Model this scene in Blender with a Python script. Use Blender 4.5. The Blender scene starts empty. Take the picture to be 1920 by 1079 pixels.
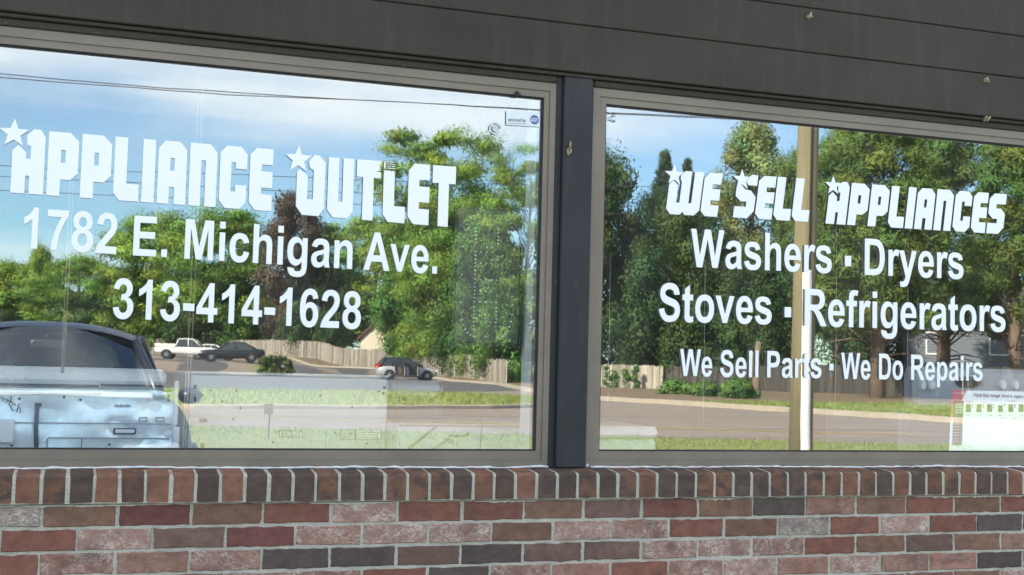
import bpy, math, random
import numpy as np
from mathutils import Vector, Matrix
R = math.radians
rnd = random.Random(7)
SC = bpy.context.scene
COL = SC.collection

# ------------------------------------------------------------------ camera
EYE, DIST = 1.25, 3.81366
YAW, PITCH, ROLL, FPX = 0.32825, 0.06317, 0.02579, 2350.0
fw = Vector((math.sin(YAW)*math.cos(PITCH), math.cos(YAW)*math.cos(PITCH), math.sin(PITCH)))
r0 = Vector((math.cos(YAW), -math.sin(YAW), 0)); u0 = r0.cross(fw)
rt = math.cos(ROLL)*r0 + math.sin(ROLL)*u0
up = -math.sin(ROLL)*r0 + math.cos(ROLL)*u0
EYEPOS = Vector((0, -DIST, EYE))
cd = bpy.data.cameras.new('camera'); cam = bpy.data.objects.new('camera', cd); COL.objects.link(cam)
M = Matrix((rt, up, -fw)).transposed().to_4x4(); M.translation = EYEPOS
cam.matrix_world = M
cd.sensor_width = 36; cd.lens = 36*FPX/1920; cd.clip_start = 0.05; cd.clip_end = 3000
SC.camera = cam

# ------------------------------------------------------------------ sky, sun, exposure
SUN_AZ, SUN_EL = R(-60), R(34)            # sun behind the shop, to the left
w = bpy.data.worlds.new('World'); SC.world = w; w.use_nodes = True
nt = w.node_tree; N = nt.nodes; L = nt.links; bg = N['Background']
sky = N.new('ShaderNodeTexSky'); sky.sky_type = 'NISHITA'; sky.sun_disc = False
sky.sun_elevation = SUN_EL; sky.sun_rotation = SUN_AZ; sky.air_density = 1.0; sky.dust_density = 0.15; sky.ozone_density = 3.0
tc = N.new('ShaderNodeTexCoord'); sep = N.new('ShaderNodeSeparateXYZ'); L.new(tc.outputs['Generated'], sep.inputs[0])
def mth(op, a, b=None, c=None, clamp=False, tree=None):
    n = (tree or nt).nodes.new('ShaderNodeMath'); n.operation = op; n.use_clamp = clamp
    for i, v in enumerate((a, b, c)):
        if v is None: continue
        if isinstance(v, (int, float)): n.inputs[i].default_value = v
        else: (tree or nt).links.new(v, n.inputs[i])
    return n.outputs[0]
zz = mth('ADD', mth('MAXIMUM', sep.outputs[2], 0.0), 0.16)
cx_, cy_ = mth('DIVIDE', sep.outputs[0], zz), mth('DIVIDE', sep.outputs[1], zz)
cmb = N.new('ShaderNodeCombineXYZ'); L.new(cx_, cmb.inputs[0]); L.new(cy_, cmb.inputs[1])
nz = N.new('ShaderNodeTexNoise'); nz.inputs['Scale'].default_value = 0.75; nz.inputs['Detail'].default_value = 7; nz.inputs['Roughness'].default_value = 0.52
mp = N.new('ShaderNodeMapping'); mp.inputs['Location'].default_value = (3.1, 1.9, 0); mp.inputs['Scale'].default_value = (0.75, 1.6, 1)
L.new(cmb.outputs[0], mp.inputs[0]); L.new(mp.outputs[0], nz.inputs['Vector'])
def mrange(v, a, b, c=0.0, d=1.0):
    n = N.new('ShaderNodeMapRange'); n.interpolation_type = 'SMOOTHSTEP'; L.new(v, n.inputs[0])
    for i, k in enumerate((a, b, c, d)): n.inputs[i+1].default_value = k
    return n.outputs[0]
EL = sep.outputs[2]
band = mth('MULTIPLY', mrange(mth('ADD', EL, mth('MULTIPLY', mth('SUBTRACT', nz.outputs[0], .5), .16)), .165, .225), mrange(EL, .30, .25))          # bank of thin cloud above the wires
high = mrange(EL, .26, .42)                                                   # broken cloud overhead, above the view, added to whiten the ambient light
low = mth('MULTIPLY', mrange(EL, .105, .075), mrange(sep.outputs[0], .10, -.06))   # pale streak near the horizon at left
soft = mrange(nz.outputs[0], .36, .62); thick = mrange(nz.outputs[0], .44, .66)
cl = mth('ADD', mth('MULTIPLY', band, mth('ADD', mth('MULTIPLY', soft, .72), .06)), mth('ADD', mth('MULTIPLY', low, mth('ADD', mth('MULTIPLY', soft, .3), .10)), mth('MULTIPLY', soft, .10)), clamp=True)
mix = N.new('ShaderNodeMix'); mix.data_type = 'RGBA'
L.new(cl, mix.inputs[0])
hzf = N.new('ShaderNodeMix'); hzf.data_type = 'RGBA'; hzf.blend_type = 'MULTIPLY'; L.new(mrange(EL, .34, .06), hzf.inputs[0]); L.new(sky.outputs[0], hzf.inputs[6]); hzf.inputs[7].default_value = (.58, .74, .80, 1)
L.new(hzf.outputs[2], mix.inputs[6]); mix.inputs[7].default_value = (6.2, 6.4, 6.4, 1)
mix2 = N.new('ShaderNodeMix'); mix2.data_type = 'RGBA'; L.new(mth('MULTIPLY', high, thick), mix2.inputs[0]); L.new(mix.outputs[2], mix2.inputs[6]); mix2.inputs[7].default_value = (11.5, 10.9, 9.7, 1)
L.new(mix2.outputs[2], bg.inputs[0]); bg.inputs[1].default_value = 0.13
sd = bpy.data.lights.new('sun', 'SUN'); sd.energy = 5.0; sd.angle = R(0.5); sd.color = (1, 0.9, 0.76)
so = bpy.data.objects.new('sun', sd); COL.objects.link(so)
sv = Vector((math.sin(SUN_AZ)*math.cos(SUN_EL), math.cos(SUN_AZ)*math.cos(SUN_EL), math.sin(SUN_EL)))
so.rotation_euler = sv.to_track_quat('Z', 'Y').to_euler(); so.location = (-20, 20, 30)
SC.view_settings.view_transform = 'Standard'; SC.view_settings.look = 'None'
SC.view_settings.gamma = 1; SC.view_settings.use_curve_mapping = False
SC.view_settings.exposure = 1.65

# ------------------------------------------------------------------ places
YR = 0.106                                  # reflecting face of the panes
def ray(x, y): return rt*((x-960)/FPX) + up*((539.5-y)/FPX) + fw
def on(x, y, Y):                            # point of the plane Y=const seen at a pixel
    d = ray(x, y); return EYEPOS + d*((Y-EYEPOS.y)/d.y)
def far(x, y, depth):                       # place in the street whose mirror image lies at that pixel and depth
    p = EYEPOS + ray(x, y)*depth; return Vector((p.x, 2*YR-p.y, p.z))
def flat(x, y, z=0.0):
    d = ray(x, y); return far(x, y, (z-EYE)/d.z)
CTRL = [(425,678,95),(350,674,112),(760,713,92),(540,672,134),(700,691,126),(860,711,100),(950,722,96),(1180,733,93),(518,704,85),(620,690,108)]
CP = [tuple(far(*c)) for c in CTRL]
for gx in range(-60, 100, 12):
    for gy in (4, -8, -20, -32, -44): CP.append((gx, gy, 0))
for q in ((1300,740),(1440,743),(1560,746),(1720,752),(1850,760)): CP.append(tuple(flat(*q)))
CP += [(60,-80,0),(80,-110,.2),(-30,-90,1.3),(-60,-130,1.5),(0,-140,1.6)]
CPA = np.array(CP)
def terr(x, y):
    d2 = (CPA[:,0]-x)**2+(CPA[:,1]-y)**2+2.0
    wt = d2**-2.0; return float((wt*CPA[:,2]).sum()/wt.sum())

# ------------------------------------------------------------------ materials
def nmat(name): 
    m = bpy.data.materials.new(name); m.use_nodes = True
    return m, m.node_tree, m.node_tree.nodes['Principled BSDF']
def mat(name, col, rough=0.6, var=0.0, scale=8.0, bump=0.0, bscale=60.0, metal=0.0, spec=0.5, col2=None, stretch=None, coat=0.0):
    m, t, b = nmat(name)
    b.inputs['Roughness'].default_value = rough; b.inputs['Metallic'].default_value = metal
    b.inputs['Specular IOR Level'].default_value = spec; b.inputs['Coat Weight'].default_value = coat
    b.inputs['Base Color'].default_value = (*col, 1)
    if var or col2 or bump:
        c = t.nodes.new('ShaderNodeTexCoord'); v = c.outputs['Object']
        if stretch:
            mpn = t.nodes.new('ShaderNodeMapping'); mpn.inputs['Scale'].default_value = stretch; t.links.new(v, mpn.inputs[0]); v = mpn.outputs[0]
    if var or col2:
        n = t.nodes.new('ShaderNodeTexNoise'); n.inputs['Scale'].default_value = scale; n.inputs['Detail'].default_value = 6; n.inputs['Roughness'].default_value = .62
        t.links.new(v, n.inputs['Vector'])
        mr = t.nodes.new('ShaderNodeMapRange'); mr.inputs[1].default_value = .3; mr.inputs[2].default_value = .7; t.links.new(n.outputs[0], mr.inputs[0])
        mx = t.nodes.new('ShaderNodeMix'); mx.data_type = 'RGBA'; t.links.new(mr.outputs[0], mx.inputs[0])
        c2 = col2 or tuple(min(1, k*(1+var)) for k in col); c1 = col if col2 else tuple(k*(1-var) for k in col)
        mx.inputs[6].default_value = (*c1, 1); mx.inputs[7].default_value = (*c2, 1); t.links.new(mx.outputs[2], b.inputs['Base Color'])
    if bump:
        n2 = t.nodes.new('ShaderNodeTexNoise'); n2.inputs['Scale'].default_value = bscale; n2.inputs['Detail'].default_value = 5; t.links.new(v, n2.inputs['Vector'])
        bp = t.nodes.new('ShaderNodeBump'); bp.inputs['Strength'].default_value = bump; bp.inputs['Distance'].default_value = .01
        t.links.new(n2.outputs[0], bp.inputs['Height']); t.links.new(bp.outputs[0], b.inputs['Normal'])
    return m
def leafmat(name, col, hue=0.16, trans=0.30):
    m, t, b = nmat(name)
    a = t.nodes.new('ShaderNodeAttribute'); a.attribute_name = 'tint'
    g = t.nodes.new('ShaderNodeNewGeometry')
    mr = t.nodes.new('ShaderNodeMapRange'); mr.inputs[3].default_value = 1-hue; mr.inputs[4].default_value = 1+hue; t.links.new(g.outputs['Random Per Island'], mr.inputs[0])
    mx = t.nodes.new('ShaderNodeMix'); mx.data_type = 'RGBA'; mx.blend_type = 'MULTIPLY'; mx.inputs[0].default_value = 1
    mx.inputs[6].default_value = (*col, 1); t.links.new(a.outputs['Color'], mx.inputs[7])
    mx2 = t.nodes.new('ShaderNodeVectorMath'); mx2.operation = 'SCALE'; t.links.new(mx.outputs[2], mx2.inputs[0]); t.links.new(mr.outputs[0], mx2.inputs['Scale'])
    t.links.new(mx2.outputs[0], b.inputs['Base Color']); b.inputs['Roughness'].default_value = .6; b.inputs['Specular IOR Level'].default_value = .25
    tr = t.nodes.new('ShaderNodeBsdfTranslucent'); t.links.new(mx2.outputs[0], tr.inputs[0])
    ms = t.nodes.new('ShaderNodeMixShader'); ms.inputs[0].default_value = trans
    t.links.new(b.outputs[0], ms.inputs[1]); t.links.new(tr.outputs[0], ms.inputs[2]); t.links.new(ms.outputs[0], t.nodes['Material Output'].inputs[0])
    return m
def glassmat(name, refl, thru, tint=(1,1,1), wave=0.0, film=0.0, rough=0.0):
    m = bpy.data.materials.new(name); m.use_nodes = True; t = m.node_tree; t.nodes.remove(t.nodes['Principled BSDF'])
    g = t.nodes.new('ShaderNodeBsdfGlossy'); g.inputs['Roughness'].default_value = rough; g.inputs['Color'].default_value = (*[refl*k for k in tint], 1)
    tr = t.nodes.new('ShaderNodeBsdfTransparent'); tr.inputs['Color'].default_value = (thru, thru, thru, 1)
    ad = t.nodes.new('ShaderNodeAddShader'); t.links.new(g.outputs[0], ad.inputs[0]); t.links.new(tr.outputs[0], ad.inputs[1]); out = ad.outputs[0]
    c = t.nodes.new('ShaderNodeTexCoord')
    if wave:
        n = t.nodes.new('ShaderNodeTexNoise'); n.inputs['Scale'].default_value = 2.3; n.inputs['Detail'].default_value = 2; t.links.new(c.outputs['Object'], n.inputs['Vector'])
        bp = t.nodes.new('ShaderNodeBump'); bp.inputs['Strength'].default_value = 1; bp.inputs['Distance'].default_value = wave; t.links.new(n.outputs[0], bp.inputs['Height']); t.links.new(bp.outputs[0], g.inputs['Normal'])
    if film:
        mpn = t.nodes.new('ShaderNodeMapping'); mpn.inputs['Scale'].default_value = (1.4,1,.5); mpn.inputs['Rotation'].default_value = (0,R(18),0); t.links.new(c.outputs['Object'], mpn.inputs[0])
        n = t.nodes.new('ShaderNodeTexNoise'); n.inputs['Scale'].default_value = 3.2; n.inputs['Detail'].default_value = 9; n.inputs['Roughness'].default_value = .68; t.links.new(mpn.outputs[0], n.inputs['Vector'])
        mr = t.nodes.new('ShaderNodeMapRange'); mr.inputs[1].default_value = .42; mr.inputs[2].default_value = .75; mr.inputs[3].default_value = film*.25; mr.inputs[4].default_value = film; t.links.new(n.outputs[0], mr.inputs[0])
        d = t.nodes.new('ShaderNodeBsdfDiffuse'); d.inputs[0].default_value = (.7,.7,.66,1); x = t.nodes.new('ShaderNodeMixShader'); t.links.new(mr.outputs[0], x.inputs[0]); t.links.new(out, x.inputs[1]); t.links.new(d.outputs[0], x.inputs[2]); out = x.outputs[0]
    t.links.new(out, t.nodes['Material Output'].inputs[0]); return m

MT = {}
def paintmat(name, col, streak, speck, rough):
    m, t, b = nmat(name); nn, ln = t.nodes, t.links; c = nn.new('ShaderNodeTexCoord')
    def noise(sc, stretch, det=6, ro=.6):
        mpn = nn.new('ShaderNodeMapping'); mpn.inputs['Scale'].default_value = stretch; ln.new(c.outputs['Object'], mpn.inputs[0])
        n = nn.new('ShaderNodeTexNoise'); n.inputs['Scale'].default_value = sc; n.inputs['Detail'].default_value = det; n.inputs['Roughness'].default_value = ro; ln.new(mpn.outputs[0], n.inputs['Vector']); return n.outputs[0]
    def rng(v, a, b_, c0, d0):
        n = nn.new('ShaderNodeMapRange'); n.inputs[1].default_value = a; n.inputs[2].default_value = b_; n.inputs[3].default_value = c0; n.inputs[4].default_value = d0; ln.new(v, n.inputs[0]); return n.outputs[0]
    def mixc(f, a, b_):
        n = nn.new('ShaderNodeMix'); n.data_type = 'RGBA'; ln.new(f, n.inputs[0])
        for i, v in ((6,a),(7,b_)):
            if isinstance(v, tuple): n.inputs[i].default_value = v
            else: ln.new(v, n.inputs[i])
        return n.outputs[2]
    k = mixc(rng(noise(2.2, (.6,1,1.4)), .3, .7, 0, 1), (*[q*.80 for q in col], 1), (*[q*1.22 for q in col], 1))
    k = mixc(rng(noise(26, (1,1,.10), 4), .50, .72, 0, streak), k, (.105,.096,.078,1))
    k = mixc(rng(noise(60, (1,1,1), 3, .5), .70, .76, 0, speck), k, (.22,.20,.16,1))
    k = mixc(rng(noise(420, (1,1,.5), 3, .7), .3, .7, 0, .35), k, (*[q*.55 for q in col], 1))
    ln.new(k, b.inputs['Base Color']); b.inputs['Roughness'].default_value = rough; b.inputs['Specular IOR Level'].default_value = .3
    bp = nn.new('ShaderNodeBump'); bp.inputs['Strength'].default_value = .6; bp.inputs['Distance'].default_value = .004
    ln.new(noise(170, (1,1,.45), 6, .7), bp.inputs['Height']); ln.new(bp.outputs[0], b.inputs['Normal']); return m
MT['siding'] = paintmat('charcoal_painted_siding', (.051,.045,.034), .22, .5, .66)
MT['post'] = paintmat('dark_blue_grey_paint', (.033,.035,.038), .16, .35, .55)
MT['frame'] = mat('taupe_aluminium', (.205,.170,.128), .45, .14, 5, .05, 200, spec=.6)
MT['glass_back'] = glassmat('mirror_glass', .385, .87, (.97,1,.985), .00013, 0.0, .0095)
MT['glass_front'] = glassmat('clear_glass', .03, .97, (1,1,1), 0, .045)
MT['gasket'] = mat('black_gasket', (.02,.02,.02), .6)
MT['vinyl'] = mat('white_vinyl', (.93,.945,.92), .35, .015, 6)
MT['mortar'] = mat('mortar', (.53,.505,.41), .9, .18, 17, .8, 190)
MT['caulk'] = mat('white_caulk', (.72,.72,.70), .5, .12, 20)
MT['white_metal'] = mat('white_enamel', (.62,.64,.63), .32, .04, 5)
MT['galv'] = mat('dented_galvanised_sheet', (.74,.87,.89), .33, .10, 40, 1.0, 3.2, metal=.55)
for _n in MT['galv'].node_tree.nodes:
    if _n.type == 'BUMP': _n.inputs['Distance'].default_value = .016
MT['dark'] = mat('dark_plastic', (.02,.02,.022), .5)
MT['black'] = mat('black_ink', (.012,.012,.014), .6)
MT['grey'] = mat('grey_plastic', (.22,.24,.25), .45)
MT['rangegrey'] = mat('silver_grey_enamel', (.36,.40,.42), .35, .08, 6)
MT['inner'] = mat('interior_wall_paint', (.10,.10,.10), .8, .1, 3)
MT['drywall'] = mat('white_drywall', (.62,.64,.62), .8, .05, 6)
MT['floor'] = mat('shop_floor', (.08,.075,.07), .5, .2, 3)
MT['asphalt'] = mat('asphalt', (.245,.200,.160), .9, .14, 1.1, .3, 40, stretch=(1,2.2,1))
def wear(m, dark, ang):
    t = m.node_tree; b = t.nodes['Principled BSDF']; lk = b.inputs['Base Color'].links[0].from_socket; c = t.nodes.new('ShaderNodeTexCoord')
    for sc, st, lo, hi, amt in ((.55, (.10,1.5,1), .50, .70, .55), (.9, (.35,2.6,1), .62, .66, .75)):
        mpn = t.nodes.new('ShaderNodeMapping'); mpn.inputs['Scale'].default_value = st; mpn.inputs['Rotation'].default_value = (0,0,ang); t.links.new(c.outputs['Object'], mpn.inputs[0])
        n = t.nodes.new('ShaderNodeTexNoise'); n.inputs['Scale'].default_value = sc; n.inputs['Detail'].default_value = 5; t.links.new(mpn.outputs[0], n.inputs['Vector'])
        mr = t.nodes.new('ShaderNodeMapRange'); mr.inputs[1].default_value = lo; mr.inputs[2].default_value = hi; mr.inputs[4].default_value = amt; t.links.new(n.outputs[0], mr.inputs[0])
        x = t.nodes.new('ShaderNodeMix'); x.data_type = 'RGBA'; t.links.new(mr.outputs[0], x.inputs[0]); t.links.new(lk, x.inputs[6]); x.inputs[7].default_value = (*dark, 1); lk = x.outputs[2]
    t.links.new(lk, b.inputs['Base Color'])
wear(MT['asphalt'], (.085,.074,.066), R(-17))
MT['lotbounce'] = mat('bounce_paving', (.30,.285,.255), .9, .12, 1.2, .2, 30)  # unseen lot, made pale to bounce warm light onto the shop front
MT['lotasphalt'] = mat('dark_asphalt', (.085,.083,.082), .9, .18, .5, .3, 30)
MT['concrete'] = mat('kerb_concrete', (.36,.31,.235), .85, .12, 2.5)
MT['grass'] = mat('grass_ground', (.140,.185,.045), .9, 0, 2.6, 0, col2=(.250,.255,.085))
MT['lawn'] = mat('lawn_ground', (.190,.245,.045), .9, 0, 1.1, 0, col2=(.280,.285,.090), stretch=(.4,1.6,1))
MT['mulch'] = mat('mulch', (.120,.078,.045), .95, 0, 1.4, 0, col2=(.21,.155,.085))
MT['yellow'] = mat('yellow_paint', (.55,.38,.10), .7, .12, 3)
def boardmat(name, col):
    m = mat(name, col, .85, .3, 4, .3, 30, stretch=(3,3,.3)); t = m.node_tree; b = t.nodes['Principled BSDF']; lk = b.inputs['Base Color'].links[0].from_socket
    g = t.nodes.new('ShaderNodeNewGeometry'); mr = t.nodes.new('ShaderNodeMapRange'); mr.inputs[3].default_value = .55; mr.inputs[4].default_value = 1.3; t.links.new(g.outputs['Random Per Island'], mr.inputs[0])
    v = t.nodes.new('ShaderNodeVectorMath'); v.operation = 'SCALE'; t.links.new(lk, v.inputs[0]); t.links.new(mr.outputs[0], v.inputs['Scale']); t.links.new(v.outputs[0], b.inputs['Base Color']); return m
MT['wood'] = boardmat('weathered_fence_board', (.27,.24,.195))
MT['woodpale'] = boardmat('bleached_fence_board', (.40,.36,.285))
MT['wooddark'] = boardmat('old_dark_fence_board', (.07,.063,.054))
MT['pole'] = mat('weathered_pole_wood', (.215,.185,.100), .85, .2, 6, .4, 40, stretch=(5,5,.25))
MT['conduit'] = mat('white_pvc', (.82,.82,.79), .4)
MT['wire'] = mat('cable', (.03,.03,.035), .6)
MT['bark'] = mat('bark', (.115,.085,.06), .9, .35, 9, .9, 20, stretch=(2,2,.4))
MT['pinebark'] = mat('pine_bark', (.19,.135,.095), .9, .4, 8, .9, 16, stretch=(2,2,.5))
MT['tyre'] = mat('tyre_rubber', (.02,.02,.02), .8)
MT['rim'] = mat('alloy', (.5,.5,.52), .3, metal=.8)
MT['carglass'] = mat('car_glass', (.04,.05,.055), .05, spec=.6)
MT['chrome'] = mat('chrome', (.6,.6,.6), .2, metal=1)
MT['redlens'] = mat('red_lens', (.45,.02,.015), .2)
MT['clearlens'] = mat('clear_lens', (.7,.7,.68), .15)
MT['paint_white'] = mat('white_car_paint', (.72,.70,.66), .25, coat=.5)
MT['paint_silver'] = mat('silver_car_paint', (.46,.46,.45), .28, metal=.3, coat=.5)
MT['paint_black'] = mat('black_car_paint', (.022,.024,.028), .2, coat=.6)
MT['paint_navy'] = mat('navy_car_paint', (.013,.018,.032), .35, spec=.45)
MT['seat'] = mat('grey_seat_cloth', (.36,.40,.44), .8, .1, 20)
MT['cream'] = mat('cream_trim', (.42,.40,.30), .6)
MT['housewhite'] = mat('cream_siding', (.62,.55,.42), .7, .05, 3)
MT['housegrey'] = mat('blue_grey_siding', (.16,.185,.215), .7, .05, 3)
MT['roofred'] = mat('red_brown_shingle', (.17,.072,.055), .9, .2, 6)
MT['roofgrey'] = mat('grey_shingle', (.10,.095,.09), .9, .2, 6)
MT['brass'] = mat('weathered_screw', (.36,.29,.18), .5, .2, 60, metal=.3)
MT['paper'] = mat('poster_paper', (.80,.86,.87), .5)
MT['pink'] = mat('poster_red', (.62,.16,.17), .5)
MT['ink'] = mat('poster_ink', (.10,.09,.09), .6)
MT['inkgrey'] = mat('poster_grey', (.42,.45,.45), .6)
MT['label'] = mat('paper_label', (.80,.82,.80), .6)
MT['blue'] = mat('sticker_blue', (.11,.17,.42), .4)
MT['cord'] = mat('hanging_cord', (.22,.18,.12), .8)
MT['thinwire'] = mat('pale_wire', (.35,.37,.35), .5)
MT['signpanel'] = mat('led_board', (.085,.090,.078), .5)
MT['led'] = mat('led_bead', (.85,.85,.80), .3)
MT['residue'] = mat('adhesive_residue', (.60,.63,.64), .6, .2, 60)
LEAF = {
 'locust': leafmat('locust_leaf', (.205,.335,.058)), 'green': leafmat('broad_leaf', (.112,.215,.042)),
 'dark': leafmat('dark_shaded_leaf', (.060,.112,.032)), 'purple': leafmat('purple_leaf', (.105,.082,.060)),  # dark leaf; on the maples it puts canopy shade into the colour
 'spruce': leafmat('spruce_needle', (.065,.105,.048)), 'birch': leafmat('pale_leaf', (.27,.33,.13)),
 'pine': leafmat('pine_needle', (.150,.225,.052)), 'hedge': leafmat('hedge_leaf', (.125,.165,.050)),
 'juniper': leafmat('juniper_leaf', (.125,.225,.052)), 'blade': leafmat('grass_blade', (.215,.285,.068), .4)}

# ------------------------------------------------------------------ mesh helpers
class MB:
    def __init__(s): s.v = []; s.f = []; s.m = []; s.smooth = []
    def add(s, vs, fs, m=0, smooth=False):
        o = len(s.v); s.v += [tuple(v) for v in vs]
        for f in fs: s.f.append([o+i for i in f]); s.m.append(m); s.smooth.append(smooth)
    def box(s, x0, x1, y0, y1, z0, z1, m=0, ch=0.0):
        x0, x1 = min(x0,x1), max(x0,x1); y0, y1 = min(y0,y1), max(y0,y1); z0, z1 = min(z0,z1), max(z0,z1)
        if ch:
            c = min(ch, (x1-x0)*.45, (y1-y0)*.45, (z1-z0)*.45)
            ring = lambda x, d: [(x,y0+c+d*0,z0),(x,y1-c,z0),(x,y1,z0+c),(x,y1,z1-c),(x,y1-c,z1),(x,y0+c,z1),(x,y0,z1-c),(x,y0,z0+c)]
            ins = lambda x: [(x,y0+2*c,z0+c),(x,y1-2*c,z0+c),(x,y1-c,z0+2*c),(x,y1-c,z1-2*c),(x,y1-2*c,z1-c),(x,y0+2*c,z1-c),(x,y0+c,z1-2*c),(x,y0+c,z0+2*c)]
            rs = [ins(x0), ring(x0+c,0), ring(x1-c,0), ins(x1)]
            s.loft(rs, m, caps=True); return
        s.add([(x0,y0,z0),(x1,y0,z0),(x1,y1,z0),(x0,y1,z0),(x0,y0,z1),(x1,y0,z1),(x1,y1,z1),(x0,y1,z1)],
              [(0,3,2,1),(4,5,6,7),(0,1,5,4),(1,2,6,5),(2,3,7,6),(3,0,4,7)], m)
    def loft(s, rings, m=0, caps=True, smooth=False, closed=True):
        n = len(rings[0]); vs = [v for r in rings for v in r]; fs = []
        for i in range(len(rings)-1):
            for j in range(n if closed else n-1):
                k = (j+1) % n; fs.append((i*n+j, i*n+k, (i+1)*n+k, (i+1)*n+j))
        if caps: fs.append(tuple(range(n-1,-1,-1))); fs.append(tuple((len(rings)-1)*n+i for i in range(n)))
        s.add(vs, fs, m, smooth)
    def tube(s, pts, rad, n=6, m=0, smooth=True):
        pts = [Vector(p) for p in pts]; rads = rad if isinstance(rad, (list, tuple)) else [rad]*len(pts); rings = []
        for i, p in enumerate(pts):
            d = (pts[min(i+1,len(pts)-1)]-pts[max(i-1,0)]).normalized()
            a = Vector((0,0,1)) if abs(d.z) < .9 else Vector((1,0,0))
            e1 = d.cross(a).normalized(); e2 = d.cross(e1)
            rings.append([p+(e1*math.cos(2*math.pi*k/n)+e2*math.sin(2*math.pi*k/n))*rads[i] for k in range(n)])
        s.loft(rings, m, True, smooth)
    def cyl(s, c, axis, r, h0, h1, n=20, m=0):      # disc/cylinder along axis from h0 to h1
        a = Vector(axis).normalized(); c = Vector(c)
        t = Vector((0,0,1)) if abs(a.z) < .9 else Vector((1,0,0)); e1 = a.cross(t).normalized(); e2 = a.cross(e1)
        r1 = r if not isinstance(r, tuple) else r[0]; r2 = r if not isinstance(r, tuple) else r[1]
        s.loft([[c+a*h+(e1*math.cos(2*math.pi*k/n)+e2*math.sin(2*math.pi*k/n))*q for k in range(n)] for h, q in ((h0,r1),(h1,r2))], m)
    def prism(s, poly, y0, y1, m=0):                # polygon in x,z pushed from y0 to y1
        s.loft([[(x,y0,z) for x, z in poly], [(x,y1,z) for x, z in poly]], m)
    def build(s, name, mats, parent=None, world=True):
        me = bpy.data.meshes.new(name); me.from_pydata(s.v, [], s.f)
        for mm in (mats if isinstance(mats, (list, tuple)) else [mats]): me.materials.append(mm)
        me.polygons.foreach_set('material_index', s.m); me.polygons.foreach_set('use_smooth', s.smooth); me.update()
        o = bpy.data.objects.new(name, me); COL.objects.link(o)
        if parent: attach(o, parent, world)
        return o
def wloc(o):
    p = Vector(o.location)
    while o.parent: o = o.parent; p += o.location
    return p
def attach(o, parent, world=True):
    o.parent = parent
    if world: o.location = o.location - wloc(parent)
def tag(o, label=None, cat=None, group=None, kind=None):
    if label: o['label'] = label
    if cat: o['category'] = cat
    if group: o['group'] = group
    if kind: o['kind'] = kind
    return o
def thing(name, label, cat, loc=(0,0,0), rz=0, group=None):
    o = bpy.data.objects.new(name, None); COL.objects.link(o); o.location = loc; o.rotation_euler = (0,0,rz); o.empty_display_size = .2
    return tag(o, label, cat, group)
def empty_mesh(name, mb, m, label, cat, group=None): return tag(mb.build(name, m), label, cat, group)
def struct(name, mb, m): return tag(mb.build(name, m), kind='structure')

# ------------------------------------------------------------------ ground and roads
def resample(pts, n):
    pts = [Vector((p[0], p[1], 0)) for p in pts]; d = [0]
    for a, b in zip(pts, pts[1:]): d.append(d[-1]+(b-a).length)
    out = []
    for i in range(n):
        t = d[-1]*i/(n-1); k = 0
        while k < len(d)-2 and d[k+1] < t: k += 1
        q = (t-d[k])/max(1e-6, d[k+1]-d[k]); out.append(pts[k].lerp(pts[k+1], q))
    return out
def strip(mb, a, b, dz, nx=60, ny=8, m=0):
    A, B = resample(a, nx), resample(b, nx); vs = []; fs = []
    for i in range(nx):
        for j in range(ny):
            p = A[i].lerp(B[i], j/(ny-1)); vs.append((p.x, p.y, terr(p.x,p.y)+dz))
    for i in range(nx-1):
        for j in range(ny-1): fs.append((i*ny+j, (i+1)*ny+j, (i+1)*ny+j+1, i*ny+j+1))
    mb.add(vs, fs, m, True)
g = MB(); xs = list(np.linspace(-400,-70,12))+list(np.linspace(-60,110,60))+list(np.linspace(125,450,12)); ys = list(np.linspace(60,0,8))+list(np.linspace(-3,-160,60))+list(np.linspace(-175,-700,14))
g.add([(x,y,terr(x,y)-.06) for y in ys for x in xs], [(j*len(xs)+i, (j+1)*len(xs)+i, (j+1)*len(xs)+i+1, j*len(xs)+i+1) for j in range(len(ys)-1) for i in range(len(xs)-1)], 0, True)
struct('ground', g, MT['grass'])
lot = MB(); strip(lot, [(-60,-.3),(60,-.3)], [(-60,-11.5),(60,-11.5)], 0, 40, 6); struct('parking_lot', lot, MT['lotbounce'])
NEAR = [(-60,-40),(-8,-22.8),(2.8,-19.0),(8,-17.3),(15,-15.2),(30,-11.6),(60,-11.5)]
vg = MB(); strip(vg, [(-60,-11.5),(60,-11.5)], NEAR, .03, 60, 8); struct('grass_verge', vg, MT['grass'])
YEL = [(-60,-46.4),(-6,-26.7),(3.3,-23.3),(11.8,-20.5),(17,-18.3),(45,-9)]
ISL = [(-60,-51),(-12,-33.5),(-4,-29.6),(3.1,-28.0),(7.5,-29.3),(11.5,-31.0),(14.2,-33.6),(15.6,-37),(15.8,-41),(15.0,-46),(12.3,-47.8),(4.8,-45.4),(-10,-46),(-60,-62)]
RB = [(60,-4),(30,-12.5),(24.6,-19),(23.2,-25.4),(22.1,-31.3),(21.0,-36.8),(19.7,-41.9),(19.4,-46.5),(21.2,-55)]
for q in ((985,733,66),(930,725,84),(860,714,93),(800,704,101),(720,699,112),(640,691,120),(556,680,128),(470,670,136),(380,664,142)):
    p = far(*q); RB.append((p.x, p.y))
RB.append((-40,-140))
rd = MB(); strip(rd, NEAR, ISL[:7], .012, 60, 8)
struct('road', rd, MT['asphalt'])
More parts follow.
